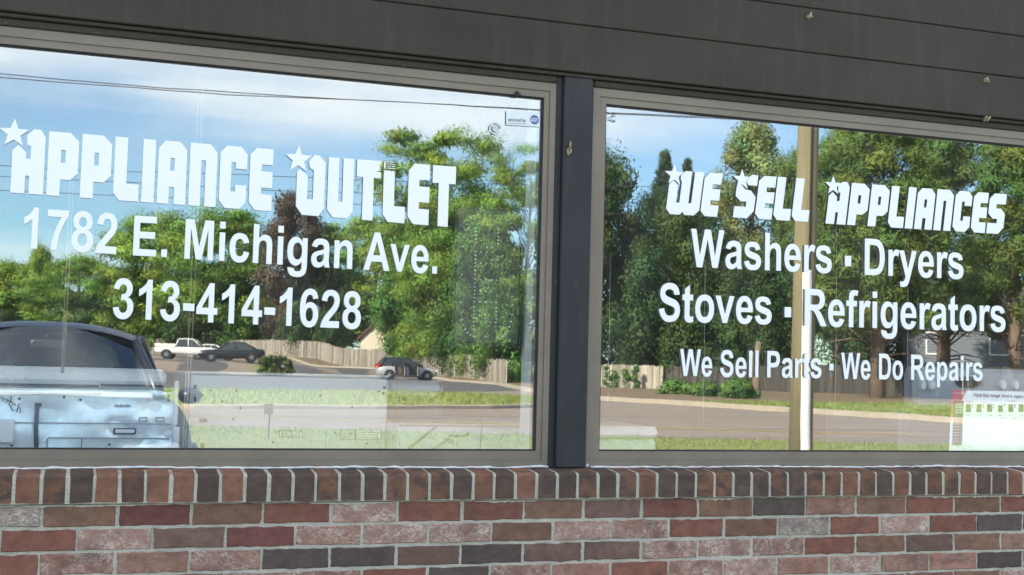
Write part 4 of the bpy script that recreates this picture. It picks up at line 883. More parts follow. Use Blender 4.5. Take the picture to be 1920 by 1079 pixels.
for dx in (-1.1,-.5,.5,1.1):
    i_ = MB(); i_.tube([(px_+dx,py_-.15,9.32),(px_+dx,py_-.15,9.38),(px_+dx,py_-.15,9.46)], [.03,.05,.03], 8); i_.build('insulator', MT['grey'], up_)
def cable(label, pxs, depth0, depth1):
    pts = []
    x0, x1 = pxs[0][0], pxs[-1][0]
    for x, y in pxs: pts.append(far(x, y, depth0+(depth1-depth0)*(x-x0)/(x1-x0)))
    f = []
    for i in range(len(pts)-1):
        for k in range(8): f.append(pts[i].lerp(pts[i+1], k/8))
    f.append(pts[-1]); c = MB(); c.tube(f, .0125, 5); o = c.build('overhead_cable', MT['wire']); tag(o, label, 'cable', 'overhead cables across the street')
cable('thin overhead cable, uppermost line across the sky above the lettering', [(-600,60),(0,139),(300,165),(600,184),(1020,207),(1500,226),(2400,250)], 30, 34)
cable('thin overhead cable twisting close below the uppermost line across the sky', [(-600,78),(0,146),(250,164.5),(420,178),(700,189),(1020,208.5),(1500,229),(2400,256)], 30.3, 34.3)
cable('overhead cable behind the letters P and L, first of the three low lines', [(-600,280),(0,311),(200,322),(380,325),(630,336),(860,344),(1300,352),(2400,398)], 44, 48)
cable('overhead cable behind the middle of the block letters, second of three low lines', [(-600,300),(0,331),(200,340),(500,357),(730,364),(1000,372),(1300,385),(2400,432)], 44.5, 48.5)
cable('overhead cable near the feet of the block letters, lowest of three lines', [(-600,330),(0,357),(207,366),(540,378),(860,392),(1300,404),(2400,452)], 45, 49)

q = far(504, 838, 19.5); mk = thing('marker_sign', 'small brown marker board on a thin post in the verge grass', 'sign', (q.x, q.y, gz(q)))
b_ = MB(); a_, c_ = far(496,758,19.5), far(513,778,19.5); b_.box(a_.x, c_.x, q.y-.01, q.y+.01, c_.z, a_.z, 0, .004); b_.build('board', MT['mulch'], mk); b_ = MB(); b_.box(q.x-.012, q.x+.012, q.y-.035, q.y-.012, gz(q), a_.z-.03); b_.build('post', MT['bark'], mk)
# fence
FG = 'board fences along the far side'
FB = [far(*q) for q in ((235,655,150),(540,672,134),(700,691,126),(860,711,100),(950,722,96),(1180,733,93),(1242,736,91))]
def fence(name, label, pts, h, m, seed):
    rgf = random.Random(seed); A = resample([(p.x,p.y) for p in pts], max(2, int(sum((b-a).length for a, b in zip(pts, pts[1:]))/.17)))
    c = A[len(A)//2]; o = thing(name, label, 'fence', (c.x, c.y, terr(c.x,c.y)), 0, FG); b = MB(); posts = []
    for i in range(len(A)-1):
        p, q = A[i], A[i+1]; t = (q-p).normalized(); n_ = Vector((-t.y,t.x,0)); 
        if n_.y < 0: n_ = -n_
        z = terr(p.x,p.y)+.1; hh = h*(1+rgf.gauss(0,.018)); e = p.lerp(q, .90); tilt = rgf.gauss(0,.012); yo = rgf.gauss(0,.012)
        rings = []
        for zz_, sc in ((z-.1,0),(z+hh-.1,1),(z+hh-.02,1)):
            ins_ = .03 if zz_ > z+hh-.05 else 0
            a, d = p+t*(ins_+tilt*sc)+n_*yo, e-t*(ins_-tilt*sc)+n_*yo
            rings.append([(a.x,a.y,zz_),(d.x,d.y,zz_),(d.x+n_.x*.02,d.y+n_.y*.02,zz_),(a.x+n_.x*.02,a.y+n_.y*.02,zz_)])
        b.loft(rings)
        if i % 14 == 0: posts.append((p.x-.05,p.x+.05,p.y-.20,p.y-.08,z-.2,z+h*.97))
    b.build('boards', m, o)
    for pv in posts: q_ = MB(); q_.box(*pv); q_.build('post', m, o)
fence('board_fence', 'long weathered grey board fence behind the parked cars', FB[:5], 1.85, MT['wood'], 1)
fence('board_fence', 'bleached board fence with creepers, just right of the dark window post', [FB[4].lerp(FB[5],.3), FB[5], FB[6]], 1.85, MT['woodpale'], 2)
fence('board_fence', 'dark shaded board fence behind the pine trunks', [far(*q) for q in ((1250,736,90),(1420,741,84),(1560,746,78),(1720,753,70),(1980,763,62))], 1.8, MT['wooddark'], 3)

# foliage
def tints(rs, n, lo, hi):
    v = rs.uniform(lo, hi, n); c = np.ones((n,4), np.float32); warm = rs.normal(0, .13, n)
    c[:,0] = v*(1+warm); c[:,1] = v; c[:,2] = v*(1-.6*warm); return c
def leafmesh(name, cen, rad, per, size, asp, mat_, rs, droop=0.0, shell=.55, flatn=0.3, tl=(.70,1.25)):
    """leaf faces scattered through clumps: cen (n,3), rad (n,3)"""
    n = len(cen); T = n*per; ci = np.repeat(np.arange(n), per)
    d = rs.normal(size=(T,3)); d /= np.linalg.norm(d, axis=1)[:,None]
    r = shell+(1-shell)*rs.rand(T); r *= (.75+.5*rs.rand(T))
    p = cen[ci]+d*r[:,None]*rad[ci]
    nrm = d*(1-flatn)+rs.normal(size=(T,3))*.55; nrm[:,2] += flatn; nrm /= np.linalg.norm(nrm, axis=1)[:,None]
    a = np.cross(nrm, rs.normal(size=(T,3))); a /= np.linalg.norm(a, axis=1)[:,None]+1e-9; a[:,2] -= droop; a /= np.linalg.norm(a, axis=1)[:,None]+1e-9
    b = np.cross(nrm, a); b /= np.linalg.norm(b, axis=1)[:,None]+1e-9
    s = (size*(.6+.8*rs.rand(T))*np.exp(rs.normal(0,.30,n))[ci])[:,None]; flip = (nrm*d).sum(1) < 0; b[flip] *= -1; nrm[flip] *= -1
    b *= -1
    V = np.stack([p-a*s, p+b*s*asp+a*s*.1, p+a*s, p-b*s*asp-a*s*.1], 1).reshape(-1,3)
    me = bpy.data.meshes.new(name); me.vertices.add(4*T); me.vertices.foreach_set('co', V.astype(np.float32).ravel())
    me.loops.add(4*T); me.loops.foreach_set('vertex_index', np.arange(4*T, dtype=np.int32))
    me.polygons.add(T); me.polygons.foreach_set('loop_start', np.arange(0,4*T,4,dtype=np.int32)); me.polygons.foreach_set('loop_total', np.full(T,4,np.int32))
    me.update(calc_edges=True); me.materials.append(mat_)
    sn = .75*d+.45*nrm+np.array([0,0,.15]); sn /= np.linalg.norm(sn, axis=1)[:,None]
    me.normals_split_custom_set_from_vertices(np.repeat(sn, 4, 0).tolist())
    tc_ = tints(rs, n, *tl); col = np.repeat(tc_[ci], 4, 0)
    at = me.color_attributes.new('tint', 'FLOAT_COLOR', 'POINT'); at.data.foreach_set('color', col.astype(np.float32).ravel())
    return me
PROTO = {}
def tree_proto(key, style, H, RX, seed, lm):
    """unit tree of height H and crown half width RX, foot at the origin"""
    rs = np.random.RandomState(seed); tk = MB(); cen = []; rad = []
    th = {'round':.12,'locust':.14,'layer':.13,'spruce':.05,'pine':.24,'birch':.15,'bush':.0}[style]*H
    tr = max(.06, H*(.024 if style == 'pine' else .017))
    if style == 'spruce':
        tk.tube([(0,0,0),(0,0,H*.5),(0,0,H*.97)], [tr,tr*.6,.02], 8)
        k = 0
        for lv in np.linspace(.05,.985,44):
            r = RX*(1-lv)**.85+.12; m = int(5+9*(1-lv)); 
            for j in range(m):
                t = 2*np.pi*(j/m)+k; k += .7; q = r*rs.uniform(.35,1.15); cen.append((q*math.cos(t), q*math.sin(t), H*lv-.25*q)); rad.append((.30+.24*r,.30+.24*r,.42+.05*r))
    else:
        lean = rs.normal(0,.03,2)*H
        base = [(0,0,-.1),(lean[0]*.3,lean[1]*.3,H*.25),(lean[0]*.7,lean[1]*.7,H*.55),(lean[0],lean[1],H*.86)]
        if style != 'bush': tk.tube(base, [tr*1.25,tr,tr*.6,tr*.18], 9)
        n = {'round':84,'locust':78,'layer':120,'pine':105,'birch':90,'bush':20}[style]
        for i in range(n):
            f = (i+.5)/n
            z = th+(H-th)*(.02+.96*f)
            u = (z-th)/(H-th)
            prof = {'round':math.sin(math.pi*min(1,u*.90+.12))**.6,'locust':(.55+.55*math.sin(math.pi*(u*.8+.15)))*(1 if u < .85 else .7),'layer':(.62+.50*math.sin(math.pi*(u*.80+.12))),'pine':(.95-.55*u),'birch':(math.sin(math.pi*(u*.78+.2))**.8),'bush':math.sqrt(max(.03,1-u*u))}[style]
            t = i*2.39996+rs.normal(0,.3); q = RX*prof*math.sqrt(rs.uniform(.12,1.0))
            c = np.array([q*math.cos(t)+lean[0]*u, q*math.sin(t)+lean[1]*u, z-(.12*q if style in ('locust','layer') else 0)+rs.normal(0,.02*H)])
            s = RX*rs.uniform(.20,.36)
            rr = {'round':(s,s,s*.75),'locust':(s*1.15,s*1.15,s*.55),'layer':(s*1.1,s*1.1,s*.42),'pine':(s*1.0,s*1.0,s*.66),'birch':(s*.8,s*.8,s*1.05),'bush':(s*1.3,s*1.3,s*1.1)}[style]
            cen.append(c); rad.append(rr)
            if style != 'bush' and i % 2 == 0:
                z0 = max(th*.7, z-q*.75-.05*H); u0_ = min(1, z0/H)
                a = Vector((lean[0]*u0_, lean[1]*u0_, z0)); b = Vector(c); mid = a.lerp(b,.55)+Vector((0,0,.06*q)); r1 = max(.02, tr*(.18 if style == 'pine' else .36)*(1-u*.7))
                tk.tube([a,mid,b], [r1,r1*.65,r1*.2], 6)
        if style == 'pine':
            for j in range(9):
                t = j*2.2; z0 = th*rs.uniform(.35,1.0); L_ = RX*rs.uniform(.35,.8); tk.tube([(0,0,z0),(L_*.5*math.cos(t),L_*.5*math.sin(t),z0+.15),(L_*math.cos(t),L_*math.sin(t),z0-.1)], [.06,.045,.015], 5)
    cen = np.array(cen); rad = np.array(rad)
    P_ = {'round':(620,.115,.55,.1,.3,.3),'locust':(720,.15,.27,.55,.2,.55),'layer':(520,.155,.28,.6,.15,.6),'spruce':(130,.13,.25,.5,.15,.4),'pine':(620,.155,.22,.15,.15,.3),'birch':(620,.12,.36,.9,.2,.2),'bush':(420,.085,.5,.1,.3,.3)}[style]
    lmn = leafmesh('foliage', cen, rad, P_[0], P_[1], P_[2], lm, rs, P_[3], P_[4], P_[5])
    tm = None
    if style != 'bush':
        o = tk.build('trunk', MT['pinebark'] if style == 'pine' else MT['bark']); tm = o.data; bpy.data.objects.remove(o)
    PROTO[key] = (H, RX, lmn, tm)
SPEC = [('locust_a','layer',18,5.6,1,'locust'),('locust_b','locust',12,5.2,2,'locust'),('locust_c','locust',12,5.4,3,'locust'),('locust_g','layer',13,5.2,14,'locust'),
        ('round_a','round',11,5.0,4,'green'),('round_b','round',10,4.6,5,'dark'),('purple','round',13,4.4,6,'purple'),('spruce','spruce',18,3.2,7,'spruce'),
        ('birch','birch',20,4.2,8,'birch'),('pine_a','pine',16,4.2,9,'pine'),('pine_b','pine',17,4.4,10,'pine'),('maple','round',13,5.5,11,'dark'),('bush_a','bush',3.6,2.8,12,'green'),('bush_b','bush',3.2,2.6,13,'dark'),('juniper','bush',1.0,1.3,15,'juniper'),('round_y','round',10,4.8,16,'locust')]
for s_ in SPEC: tree_proto(*s_[:5], LEAF[s_[5]])
TG = 'trees beyond the board fence'
def tree(key, name, label, px, ptop, depth, half=None, rz=None, group=TG, pbase=None, cat='tree'):
    H, RX, lm_, tm_ = PROTO[key]
    p = far(px, 690, depth); zg = terr(p.x, p.y); top = far(px, ptop, depth).z
    sz = (top-zg)/(H*.985); sx = (half*depth/FPX)/(RX*1.02) if half else sz
    o = thing(name, label, cat, (p.x, p.y, zg), rz if rz is not None else rnd.uniform(0,6.28), group); o.scale = (sx, sx, sz)
    for nm, me in (('crown' if cat == 'tree' else 'foliage', lm_), ('trunk', tm_)):
        if me is None: continue
        c = bpy.data.objects.new(nm, me); COL.objects.link(c); c.parent = o
    return o
tree('round_y','bushy_tree','hazy yellow-green tree at the far left edge of the left window', 0, 500, 165, 95)
tree('round_y','bushy_tree','small pale rounded treetop just below the first digit of the street address', 62, 470, 162, 44)
tree('locust_b','locust_tree','low feathery tree between the pale rounded treetop and the number 1782', 140, 478, 158, 90)
tree('locust_c','locust_tree','feathery tree whose top stands behind the E of the address', 268, 402, 152, 105)
tree('locust_b','locust_tree','broad feathery tree behind the capital M of the address', 405, 388, 145, 120)
tree('purple','purple_tree','purple-brown tree below the starred O of the block lettering', 548, 378, 138, 72)
tree('locust_g','locust_tree','bright green layered tree behind the abbreviation Ave. on the left window', 690, 405, 145, 125)
tree('locust_a','tall_locust_tree','tallest layered tree of the left window, rising above the block letters', 835, 234, 118, 128)
tree('locust_a','tall_locust_tree','layered tree with sky showing through, beside the right frame of the left window', 975, 272, 104, 92)
tree('locust_g','locust_tree','feathery green tree in front of the tallest tree, left of the bead light sign', 850, 365, 109, 95)
tree('locust_g','locust_tree','feathery green tree between the tallest tree and the Ave. abbreviation', 815, 400, 113, 66)
tree('round_a','leafy_tree','leafy green tree behind the bead light sign', 905, 430, 103, 95)
tree('round_b','leafy_tree','dark rounded tree behind the last digits of the telephone number', 600, 500, 140, 70)
tree('round_b','leafy_tree','dark rounded tree behind the white pickup and black saloon', 400, 500, 145, 110)
tree('round_b','leafy_tree','dark rounded tree above the roof of the dark car at left', 230, 510, 154, 100)
tree('round_b','leafy_tree','dark tree low behind the far left trees', 90, 545, 161, 100)
tree('round_a','leafy_tree','green tree just above the silver car with open doors', 780, 470, 118, 85)
tree('maple','maple_tree','dense maple with dark trunk beside the left frame of the right window', 1105, 280, 98, 105)
tree('maple','maple_tree','dark dense maple behind the word Washers, with two forked trunks', 1300, 385, 93, 120)
tree('spruce','spruce_tree','pointed dark spruce behind the starred W of the right window', 1240, 286, 105, 78)
tree('spruce','spruce_tree','shorter spruce close right of the pointed dark spruce', 1283, 300, 107, 60)
tree('maple','maple_tree','green maple filling the gap below the spruces', 1215, 372, 99, 85)
tree('birch','birch_tree','pale green tree, its thin top reaching the blue sky of the right window', 1392, 230, 100, 112)
tree('pine_b','pine_tree','pine directly behind the upper utility pole', 1500, 290, 90, 75)
tree('round_b','leafy_tree','dark leafy tree in the shade left of the lower utility pole', 1420, 480, 89, 90)
tree('pine_a','pine_tree','pine with flaring pale bark trunk on the mulch right of the utility pole', 1645, 205, 64, 140)
tree('pine_b','pine_tree','pine with dark trunk behind the S ending the block line', 1770, 215, 76, 125)
tree('pine_a','pine_tree','pine at the far right edge of the right window', 1905, 235, 70, 120)
tree('pine_b','pine_tree','pine behind the slanted A just right of the utility pole', 1570, 245, 84, 90)
tree('pine_a','pine_tree','pine outside the right frame whose branches hang in at the edge', 2050, 240, 72, 140)
tree('round_b','leafy_tree','dark tree filling the gap between the house and the pine trunk', 1660, 470, 95, 110)
BG = 'bushes along the fences'
for i, (k, px, pt, dp, hf, l) in enumerate([('bush_b',170,560,155,80,'dark bush behind the fence above the dark car roof'),('bush_a',330,575,148,55,'green bush behind the tail of the white pickup'),('bush_a',455,590,141,60,'green bush behind the black saloon'),('bush_b',560,575,136,70,'dark bush behind the fence right of the black saloon'),('bush_b',618,592,134,36,'dark bush left of the cream house'),('bush_a',790,590,114,60,'green bush overhanging the fence above the silver car'),('bush_a',930,560,100,75,'green bush below the bead light sign'),('bush_b',860,580,104,60,'dark bush between silver car and bead light sign'),('bush_b',1150,560,97,70,'dark bush behind the bleached fence'),('bush_a',1180,665,96,30,'small bush topping the bleached fence'),('bush_b',1300,610,92,80,'dark bush behind the word Stoves'),('bush_b',1430,600,87,80,'dark bush left of the utility pole foot'),('bush_b',1580,600,82,80,'dark bush behind the dark fence right of the pole')]):
    tree(k, 'bush', l, px, pt, dp, hf, None, BG, cat='bush')
for px, pt, dp, hf, l in ((1268,719,60,40,'left of two low junipers on the mulch'),(1325,723,57,36,'middle juniper, lowest of the low row on the mulch'),(1385,719,55,40,'juniper nearest the utility pole on the mulch')):
    tree('juniper','juniper_shrub', l, px, pt, dp, hf, None, 'low junipers on the mulch bed', cat='shrub')
# creepers on the bleached fence
for i, (px, y0, y1) in enumerate(((1139,690,728),(1153,700,722),(1170,694,722),(1190,692,732))):
    rs = np.random.RandomState(40+i); a, b = far(px, y0, 91.5), far(px, y1, 91.5); cen = np.stack([np.linspace(a.x,b.x,7)+rs.normal(0,.15,7), np.full(7,a.y+.15), np.linspace(a.z,b.z,7)], 1)
    me = leafmesh('creeper', cen, np.full((7,3),.22), 40, .10, .6, LEAF['green'], rs); o = bpy.data.objects.new('creeper', me); COL.objects.link(o)
    tag(o, ('creeper climbing the bleached fence, nearest the window frame','short creeper, second from the window frame, on the bleached fence','short creeper, third from the window frame, on the bleached fence','creeper climbing the bleached fence, farthest from the frame')[i], 'creeper', 'creepers on the fence')
# clipped hedge
p = far(518, 704, 85); zg = terr(p.x,p.y); hd_ = thing('clipped_hedge', 'clipped boxy hedge in the car park in front of the fence', 'hedge', (p.x,p.y,zg)); rs = np.random.RandomState(77)
cen = np.stack([rs.uniform(-1.12,1.12,110), rs.uniform(-.6,.6,110), rs.uniform(.15,1.22,110)], 1); me = leafmesh('foliage', cen, np.full((110,3),.17), 130, .06, .6, LEAF['hedge'], rs, 0, .3); o = bpy.data.objects.new('foliage', me); COL.objects.link(o); o.parent = hd_
s_ = MB(); s_.tube([(0,0,-.1),(0,0,.5)], [.09,.05], 8); s_.build('stem', MT['bark'], hd_, False)
# sawn trunk beside the junipers
p = far(1418, 741, 62); st = thing('sawn_trunk', 'sunlit sawn-off tree trunk standing behind the junipers', 'stump', (p.x,p.y,gz(p))); s_ = MB(); s_.tube([(0,0,-.1),(.02,0,1.0),(-.03,0,1.9),(.12,0,2.8)], [.26,.2,.18,.13], 10); s_.build('trunk', MT['pinebark'], st, False); s_ = MB(); s_.tube([(-.02,0,1.5),(-.16,.02,2.0),(-.2,.02,2.3)], [.10,.09,.08], 8); s_.build('side_stub', MT['pinebark'], st, False)

# houses beyond the fence
def siding_wall(mb, x0, x1, y, z0, z1, gable=0, step=.2):
    z = z0
    while z < z1+gable-.02:
        a, b = x0, x1
        if z > z1 and gable: t = (z-z1)/gable; a, b = x0+(x1-x0)*.5*t, x1-(x1-x0)*.5*t
        t2 = 0 if z+step < z1 or not gable else min(1, max(0, (z+step-z1)/gable)); a2, b2 = x0+(x1-x0)*.5*t2, x1-(x1-x0)*.5*t2
        mb.loft([[(a,y+.03,z),(a2,y+.008,min(z+step,z1+gable)),(a2,y-.06,min(z+step,z1+gable)),(a,y-.06,z)],[(b,y+.03,z),(b2,y+.008,min(z+step,z1+gable)),(b2,y-.06,min(z+step,z1+gable)),(b,y-.06,z)]]); z += step
p = far(708, 690, 129); zg = terr(p.x,p.y)
h1 = thing('gabled_house', 'small cream gabled house with red-brown roof behind the fence', 'house', (p.x,p.y,zg), R(24))
s_ = MB(); siding_wall(s_, -1.9, 1.9, 0, 0, 3.1, 1.8); s_.box(-1.88,1.88,-7,-.07,0,3.05); s_.build('wall', MT['housewhite'], h1, False)
s_ = MB()
for sx in (-1,1): s_.loft([[(sx*2.2,y_,2.85),(0,y_,5.0),(0,y_,5.15),(sx*2.25,y_,3.0)] for y_ in (.35,-7.2)])
s_.loft([[(1.9,-.9,2.95),(1.9,-3.4,4.4),(1.9,-3.4,4.55),(1.9,-.8,3.05)],[(9.5,-.9,2.95),(9.5,-3.4,4.4),(9.5,-3.4,4.55),(9.5,-.8,3.05)]]); s_.build('roof', MT['roofred'], h1, False)
s_ = MB(); siding_wall(s_, 1.95, 9.2, -1.2, 0, 2.9); s_.build('wing_wall', MT['housewhite'], h1, False)
s_ = MB(); s_.box(3.2,4.3,-1.16,-1.12,1.1,2.3); s_.build('window', MT['carglass'], h1, False)
p = far(1800, 735, 88); zg = terr(p.x,p.y)
h2 = thing('sided_house', 'blue-grey sided house in shade behind the pines', 'house', (p.x,p.y,zg), R(30))
s_ = MB(); siding_wall(s_, -3.6, 7.5, 0, 0, 5.6); s_.box(-3.58,7.45,-8,-.07,0,5.5); s_.build('wall', MT['housegrey'], h2, False)
s_ = MB(); s_.loft([[(-4.0,.5,5.5),(-4.0,-4,8.2),(-4.0,-8.5,5.5)],[(8,.5,5.5),(8,-4,8.2),(8,-8.5,5.5)]]); s_.build('roof', MT['roofgrey'], h2, False)
for wx in (-1.6, 2.6):
    s_ = MB(); rectring(s_, wx-.7, wx+.7, 2.9, 4.5, .1, .02, .06); f_ = s_.build('window', MT['conduit'], h2, False); s_ = MB(); s_.box(wx-.6,wx+.6,.035,.04,3.0,4.4); s_.build('pane', MT['carglass'], f_)
s_ = MB(); s_.box(.1,1.1,.03,.08,.1,2.2); s_.build('door', MT['conduit'], h2, False)

# ------------------------------------------------------------------ vehicles
def car(name, label, p, rz, paint, L_, W_, st, gh, wx, wr, cat='car', cabin=None, group=None, inset_=.0):
    o = thing(name, label, cat, (p.x, p.y, gz(p)+.02), rz, group)
    b = MB(); rings = []
    for x, zl, zt_, hw in st:
        h_ = [(0,zl),(.78*hw,zl),(.95*hw,zl+.08),(hw,zl+.33*(zt_-zl)),(hw*1.0,zl+.62*(zt_-zl)),(.965*hw,zl+.86*(zt_-zl)),(.90*hw,zt_-.015),(.72*hw,zt_),(0,zt_+.015)]
        rings.append([(x,y,z) for y, z in h_]+[(x,-y,z) for y, z in h_[-2:0:-1]])
    b.loft(rings, 0, True, True); body = b.build('body', paint, o, False)
    (xa,za),(xb_,zb_),(xc,zc),(xd,zd) = gh['pts']; wb, wt_ = gh['wb'], gh['wt']
    gl = MB(); gl.loft([[(xa,-wb,za),(xa,wb,za),(xd,wb,zd),(xd,-wb,zd)],[(xb_,-wt_,zb_-.03),(xb_,wt_,zb_-.03),(xc,wt_,zc-.03),(xc,-wt_,zc-.03)]]); gl.build('windows', MT['carglass'], o, False)
    rf_ = MB(); n = 7; rr = []
    for i in range(n):
        t = i/(n-1); x = xb_+(xc-xb_)*t; z = zb_+(zc-zb_)*t+.045*math.sin(math.pi*t)
        rr.append([(x,-wt_*1.02,z-.06),(x,-wt_*.98,z-.01),(x,-wt_*.6,z+.035),(x,0,z+.05),(x,wt_*.6,z+.035),(x,wt_*.98,z-.01),(x,wt_*1.02,z-.06)])
    rf_.loft(rr, 0, True, True); rf_.build('roof', gh.get('roofpaint', paint), o, False)
    pl = MB()
    for s in (-1,1):
        for (x0,z0_,x1,z1_,r_) in [(xa,za,xb_,zb_-.03,.045),(xd,zd,xc,zc-.03,.06)]+[(q[0],za,q[1],zb_-.03,.045) for q in gh.get('bp',[])]:
            pl.tube([(x0,s*(wb+.004),z0_),(x1,s*(wt_+.004),z1_)], [r_*1.1,r_], 6)
    pl.build('pillars', gh.get('roofpaint', paint), o, False)
    hw = W_/2
    for x in wx:
        for s in (-1,1):
            a = MB(); a.cyl((x,0,wr), (0,s,0), wr+.055, hw-.28, hw+.004, 24); a.build('wheel_arch', MT['dark'], o, False)
            t = MB(); t.cyl((x,0,wr), (0,s,0), wr, hw-.22, hw+.010, 24); wo = t.build('tyre', MT['tyre'], o, False)
            r_ = MB(); r_.cyl((x,0,wr), (0,s,0), wr*.66, hw+.009, hw+.014, 20, 1)
            for k in range(5):
                an = k*2*math.pi/5; c_, s2 = math.cos(an), math.sin(an)
                r_.loft([[(x+c_*d-s2*w_, s*(hw+.016), wr+s2*d+c_*w_) for d, w_ in ((.02,-.04),(wr*.64,-.025),(wr*.64,.025),(.02,.04))],[(x+c_*d-s2*w_, s*(hw+.024), wr+s2*d+c_*w_) for d, w_ in ((.02,-.03),(wr*.62,-.018),(wr*.62,.018),(.02,.03))]])
            r_.cyl((x,0,wr), (0,s,0), wr*.16, hw+.016, hw+.028, 12); r_.build('rim', [MT['rim'], MT['dark']], wo, False)
    return o
def lamp(o, nm, x0, x1, y0, y1, z0, z1, m): b = MB(); b.box(x0,x1,y0,y1,z0,z1,0,.02); b.build(nm, m, o, False)
# silver car, doors open towards the shop
p = far(761, 713, 92); p.z = 0
sv_ = car('silver_suv', 'silver car with its doors standing open, parked along the kerb by the fence', p, R(4), MT['paint_silver'], 4.5, 1.86,
  [(-2.25,.45,.86,.74),(-2.15,.30,1.0,.86),(-1.6,.24,1.03,.93),(0,.22,1.0,.93),(.95,.22,.98,.93),(1.5,.24,.93,.91),(2.0,.28,.82,.84),(2.22,.36,.70,.70)],
  dict(pts=[(1.15,.97),(.25,1.56),(-1.65,1.60),(-2.12,1.02)], wb=.87, wt=.66, bp=[(.05,.0),(-1.15,-1.15)], roofpaint=MT['paint_black']), (-1.38,1.42), .35)
b = MB()
for (x0,x1,zt_) in ((-1.02,-.12,1.40),(.02,.82,1.32)): b.loft([[(x0+.08,.905,.36),(x1,.905,.36),(x1,.925,.98),(x0,.925,.98)],[(x0+.08,.945,.36),(x1,.945,.36),(x1,.945,.98),(x0,.945,.98)]]); b.loft([[(x0,.88,.99),(x1,.88,.99),(x1-.15,.69,zt_+.08),(x0+.05,.69,zt_+.08)],[(x0,.90,.99),(x1,.90,.99),(x1-.15,.71,zt_+.08),(x0+.05,.71,zt_+.08)]])
b.build('doorway', MT['dark'], sv_, False)
b = MB(); b.box(-.78,-.45,.93,.952,.40,.95,0,.02); b.build('seat', MT['bark'], sv_, False)
for hx in (-.10, .86):
    c_, s2 = math.cos(R(68)), math.sin(R(68)); b = MB(); ln = .88
    b.loft([[(hx,.94,.36),(hx-ln*c_,.94+ln*s2,.36),(hx-ln*c_,.94+ln*s2,1.0),(hx,.94,1.0)],[(hx+.05,.95,.36),(hx+.05-ln*c_,.95+ln*s2,.36),(hx+.05-ln*c_,.95+ln*s2,1.0),(hx+.05,.95,1.0)]]); d_ = b.build('door', MT['paint_silver'], sv_, False)
    b = MB(); b.loft([[(hx,.94,1.01),(hx-ln*c_,.94+ln*s2,1.01),(hx-.9*ln*c_,.86+.9*ln*s2,1.44),(hx-.12*ln,.80,1.44)],[(hx+.02,.95,1.01),(hx+.02-ln*c_,.95+ln*s2,1.01),(hx+.02-.9*ln*c_,.87+.9*ln*s2,1.44),(hx+.02-.12*ln,.81,1.44)]]); b.build('door_glass', MT['carglass'], d_, False)
for s in (-1,1): lamp(sv_, 'taillight', -2.24,-2.0, s*.78-.09, s*.78+.09, .86, 1.16, MT['redlens']); lamp(sv_, 'headlight', 1.95,2.2, s*.66-.14, s*.66+.14, .62, .78, MT['clearlens'])
# white pickup, tail towards the shop
p = far(352, 676, 113)
pk = car('white_pickup', 'white pickup truck parked with its tailgate towards the street, beside the black saloon', p, R(14), MT['paint_white'], 5.6, 1.95,
  [(-2.8,.60,1.0,.88),(-2.75,.50,1.06,.95),(-1.0,.42,1.08,.975),(0,.38,1.12,.975),(1.5,.38,1.12,.975),(2.4,.42,1.06,.95),(2.75,.52,.95,.85)],
  dict(pts=[(1.35,1.10),(.6,1.80),(-.75,1.82),(-.98,1.10)], wb=.90, wt=.74, bp=[(.2,.1)]), (-1.75,1.85), .41, 'pickup truck')
for s in (-1,1):
    b = MB(); b.box(-2.78,-1.0, s*.93-.045, s*.93+.045, 1.0, 1.36, 0, .03); b.build('bed_side', MT['paint_white'], pk, False)
    lamp(pk, 'taillight', -2.83,-2.7, s*.86-.08, s*.86+.08, .95, 1.28, MT['redlens']); lamp(pk, 'headlight', 2.6,2.8, s*.7-.15, s*.7+.15, .75, .95, MT['clearlens'])
b = MB(); b.box(-2.84,-2.76,-.88,.88,.82,1.36,0,.03); b.build('tailgate', MT['paint_white'], pk, False)
b = MB(); b.box(-3.0,-2.82,-.9,.9,.52,.70,0,.04); b.build('rear_bumper', MT['chrome'], pk, False)
# black saloon
p = far(433, 679, 94)
sd_ = car('black_saloon', 'black saloon parked nose left between the pickup and the hedge', p, R(184), MT['paint_black'], 4.9, 1.85,
  [(-2.45,.42,.84,.72),(-2.35,.30,.94,.86),(-1.5,.24,.97,.92),(0,.22,.93,.925),(.9,.22,.93,.92),(1.6,.24,.88,.90),(2.2,.30,.78,.84),(2.42,.40,.66,.72)],
  dict(pts=[(1.0,.93),(.25,1.40),(-.95,1.42),(-1.75,.96)], wb=.82, wt=.60, bp=[(-.25,-.22)]), (-1.45,1.45), .33)
for s in (-1,1): lamp(sd_, 'taillight', -2.44,-2.3, s*.66-.16, s*.66+.16, .70, .84, MT['redlens']); lamp(sd_, 'headlight', 2.2,2.42, s*.62-.18, s*.62+.18, .56, .72, MT['clearlens'])
# pale car behind the pickup
p = far(400, 670, 120)
pc = car('white_saloon', 'white car half hidden between the pickup cab and the black saloon', p, R(8), MT['paint_white'], 4.6, 1.8,
  [(-2.3,.42,.84,.72),(-2.2,.30,.94,.86),(-1.5,.24,.97,.9),(0,.22,.95,.9),(1.4,.24,.90,.88),(2.1,.30,.78,.82),(2.28,.40,.66,.72)],
  dict(pts=[(1.0,.95),(.25,1.44),(-.95,1.45),(-1.7,.96)], wb=.80, wt=.60, bp=[(-.2,-.18)]), (-1.4,1.4), .32)

